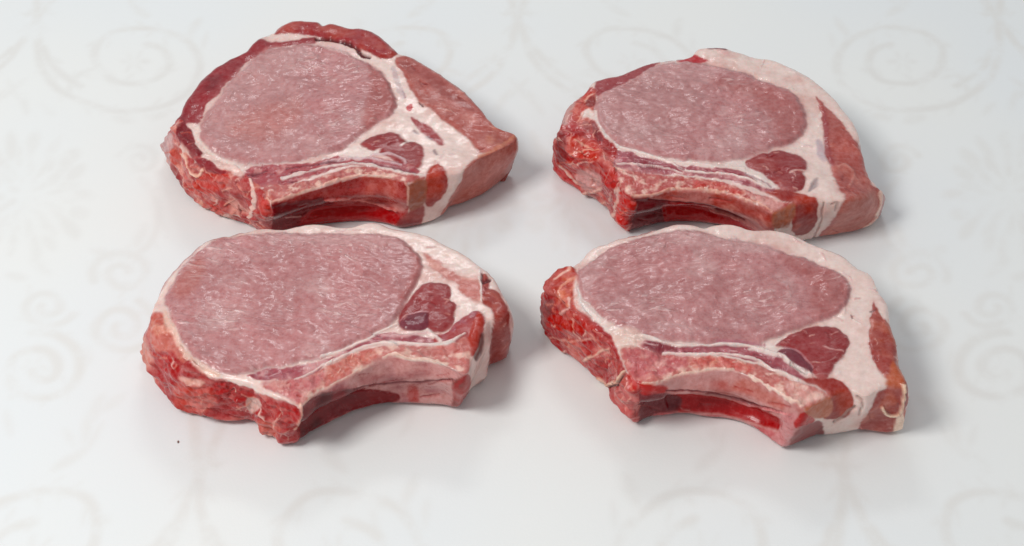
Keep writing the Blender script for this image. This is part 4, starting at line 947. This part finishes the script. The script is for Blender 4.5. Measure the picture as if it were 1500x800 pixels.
    # which side of the wall the camera could see: the others continue the rim's own tissue
    view = CAM[:2] - C[:2]
    view = view / np.linalg.norm(view)
    px = project(V)
    facing = np.ones(len(V), bool)
    facing[nt_:] = np.tile((nrm @ view) > -.30, NW)
    rim_px = project(V[per])
    inn = project(np.concatenate([V[per][:, :2] - .003 * nrm, V[per][:, 2:]], 1))
    hid = np.where(~facing)[0]
    px[hid] = inn[(hid - nt_) % Pn]
    col = np.tile(lin(FAT), (len(V), 1))
    col2 = lin((216, 180, 172))
    m = smoothstep(.0, .7, fbm(V, 55, seed + 9, 3))[:, None] * .75
    col = col * (1 - m) + col2 * m
    fib = np.zeros(len(V))
    rgh = np.full(len(V), .33)
    disp = np.zeros(len(V))
    parts = ['fat_cap']
    lab = np.zeros(len(V), int)
    wx = np.stack([noise(V, 170, seed + 1) + .6 * noise(V, 420, seed + 2), noise(V, 170, seed + 3) + .6 * noise(V, 420, seed + 4)], 1)
    for li, l in enumerate(c['layers']):
        poly = catmull(l['pts'], 4, l['kind'] == 'poly')
        pad = (8 if l['part'] else 0) + l['soft'] * 1.5 + l.get('w', 0) + l['warp'] * 1.5 + 2
        i = np.where((px[:, 0] > poly[:, 0].min() - pad) & (px[:, 0] < poly[:, 0].max() + pad) & (px[:, 1] > poly[:, 1].min() - pad) & (px[:, 1] < poly[:, 1].max() + pad))[0]
        if not len(i):
            continue
        q = px[i] + wx[i] * l['warp']
        if l['kind'] == 'poly':
            d = seg_dist(q, poly, True) * np.where(inside(q, poly), -1, 1)
        else:
            d = seg_dist(q, poly, False) - l['w'] * (1 + .5 * wx[i, 0])
        if l['part'] and l['part'] not in ('inner_rib', 'marrow_groove', 'backbone', 'flap_side', 'fat_cap'):
            # meat juice tints the fat next to a muscle
            ha = (.34 * (1 - smoothstep(0, 8, d)) * (.6 + .8 * np.clip(noise(V[i], 120, seed + li), -.5, .5)))[:, None]
            col[i] = col[i] * (1 - ha) + lin((220, 166, 160)) * ha
        full = 1 - smoothstep(-l['soft'] * .6, l['soft'] * .6, d)
        al = full * l['a']
        base = np.tile(lin(l['col']), (len(i), 1))
        if l['c2'] is not None:
            m = smoothstep(l['t2'] - .12, l['t2'] + .5, fbm(V[i], l['f2'], seed + li, 3))[:, None]
            base = base * (1 - m) + lin(l['c2']) * m
        base *= (1 + .10 * fbm(V[i], 70, seed + li + 40, 2))[:, None]
        col[i] = col[i] * (1 - al[:, None]) + base * al[:, None]
        fib[i] = fib[i] * (1 - al) + l['fib'] * al
        rgh[i] = rgh[i] * (1 - al) + l['rough'] * al
        shape = full if l['kind'] == 'line' else (1 - smoothstep(-max(l['soft'], 4) * 1.6, 1.0, d))
        disp[i] += shape * l['dz'] * .001
        if l['lump']:
            W_ = V[i] * np.array([.75, .75, 1.7]) if l['part'] == 'backbone' else V[i]
            nn = fbm(W_, l['lf'], seed + li + 20, 3)
            disp[i] += full * l['lump'] * .001 * (np.abs(nn) * 1.3 - .35 + .5 * nn)
        if l['part']:
            if l['part'] not in parts:
                parts.append(l['part'])
            k = parts.index(l['part'])
            lab[i[full > .5]] = k
    # fibre coordinates: long along the grain, which bends over the face
    A = math.radians(c['ang'])
    u = V[:, 0] * math.cos(A) + V[:, 1] * math.sin(A)
    v = -V[:, 0] * math.sin(A) + V[:, 1] * math.cos(A)
    v = v + .006 * noise(V, 22, seed + 31) + .0022 * noise(V, 90, seed + 33)
    u = u + .006 * noise(V, 30, seed + 32)
    fco = np.stack([u * 130, v * 430, V[:, 2] * 300], 1)
    rid = 1 - np.abs(noise(fco, .9, seed)) * 3.0
    disp += fib * .00019 * np.clip(rid, -.6, 1) * smoothstep(-.3, .3, noise(V, 60, seed + 50)) + fib * .00009 * noise(fco, 1.7, seed + 3)
    V += dirn * (disp * fade)[:, None]
    V[:, 2] = np.maximum(V[:, 2], .0003)
    # normals of the whole slice, so that the parts join without a seam
    Q = np.concatenate([q1, q2])
    fn = np.cross(V[Q[:, 2]] - V[Q[:, 0]], V[Q[:, 3]] - V[Q[:, 1]])
    vn = np.zeros_like(V)
    for k in range(4):
        for ax in range(3):
            vn[:, ax] += np.bincount(Q[:, k], fn[:, ax], len(V))
    vn /= np.linalg.norm(vn, axis=1)[:, None] + 1e-12
    # one object for each part
    base_pt = np.array([C[0], C[1], 0.0])
    root = bpy.data.objects.new('pork_chop', None)
    root.empty_display_size = .02
    root.location = base_pt
    scene.collection.objects.link(root)
    root['label'] = c['label']
    root['category'] = 'pork chop'
    root['group'] = 'raw pork chops on the damask cover'
    fl = lab[Q]
    vote = np.where((fl[:, 0] == fl[:, 1]) | (fl[:, 0] == fl[:, 2]) | (fl[:, 0] == fl[:, 3]), fl[:, 0], fl[:, 2])
    if 'backbone' in parts:      # sinew and bone dust pale the sawn backbone
        m = ((lab == parts.index('backbone')) * (.04 + .26 * smoothstep(.0, .6, fbm(V * np.array([.7, .7, 1.8]), 130, seed + 60, 3))))[:, None]
        col = col * (1 - m) + lin((222, 168, 160)) * m
    rgba = np.concatenate([np.clip(col, 0, 1) ** 1.19, np.ones((len(V), 1))], 1)
    made = {}
    for k, name in enumerate(parts):
        f = Q[vote == k]
        if len(f) < 30:
            continue
        u_, inv = np.unique(f, return_inverse=True)
        me = grid_mesh(name, V[u_] - base_pt, inv.reshape(-1, 4), MATS[PART_MAT.get(name, 'muscle')],
                       {'col': rgba[u_], 'fib': fib[u_], 'rgh': rgh[u_], 'fco': fco[u_]}, vn[u_])
        o = bpy.data.objects.new(name, me)
        scene.collection.objects.link(o)
        o.parent = made.get('inner_rib', root) if name == 'marrow_groove' else root
        made[name] = o
        if name in PART_LABEL:
            o['label'] = PART_LABEL[name]


for c in CHOPS:
    build_chop(c)


# ------------------------------------------------------------------ a crumb fallen on the cover
def build_crumb():
    import bmesh
    bm = bmesh.new()
    bmesh.ops.create_icosphere(bm, subdivisions=2, radius=.00045)
    rnd = random.Random(4)
    for v in bm.verts:
        v.co.x *= .7 + rnd.uniform(-.1, .1)
        v.co.y *= 1.5 + rnd.uniform(-.2, .2)
        v.co.z = max(v.co.z * .6, -.0003)
    me = bpy.data.meshes.new('meat_crumb')
    bm.to_mesh(me)
    bm.free()
    m, nt, b = node_mat('dried_meat')
    n = N(nt, 'ShaderNodeTexNoise', i_Scale=900.0)
    nt.links.new(mix_col(nt, n.outputs[0], tuple(lin((96, 72, 64))) + (1,), tuple(lin((140, 104, 92))) + (1,)), b.inputs['Base Color'])
    me.materials.append(m)
    o = bpy.data.objects.new('meat_crumb', me)
    p = unproject([(261, 648)])[0]
    o.location = (p[0], p[1], .0003)
    scene.collection.objects.link(o)
    o['label'] = 'tiny dark crumb of meat lying alone on the white cover'
    o['category'] = 'crumb'


build_crumb()
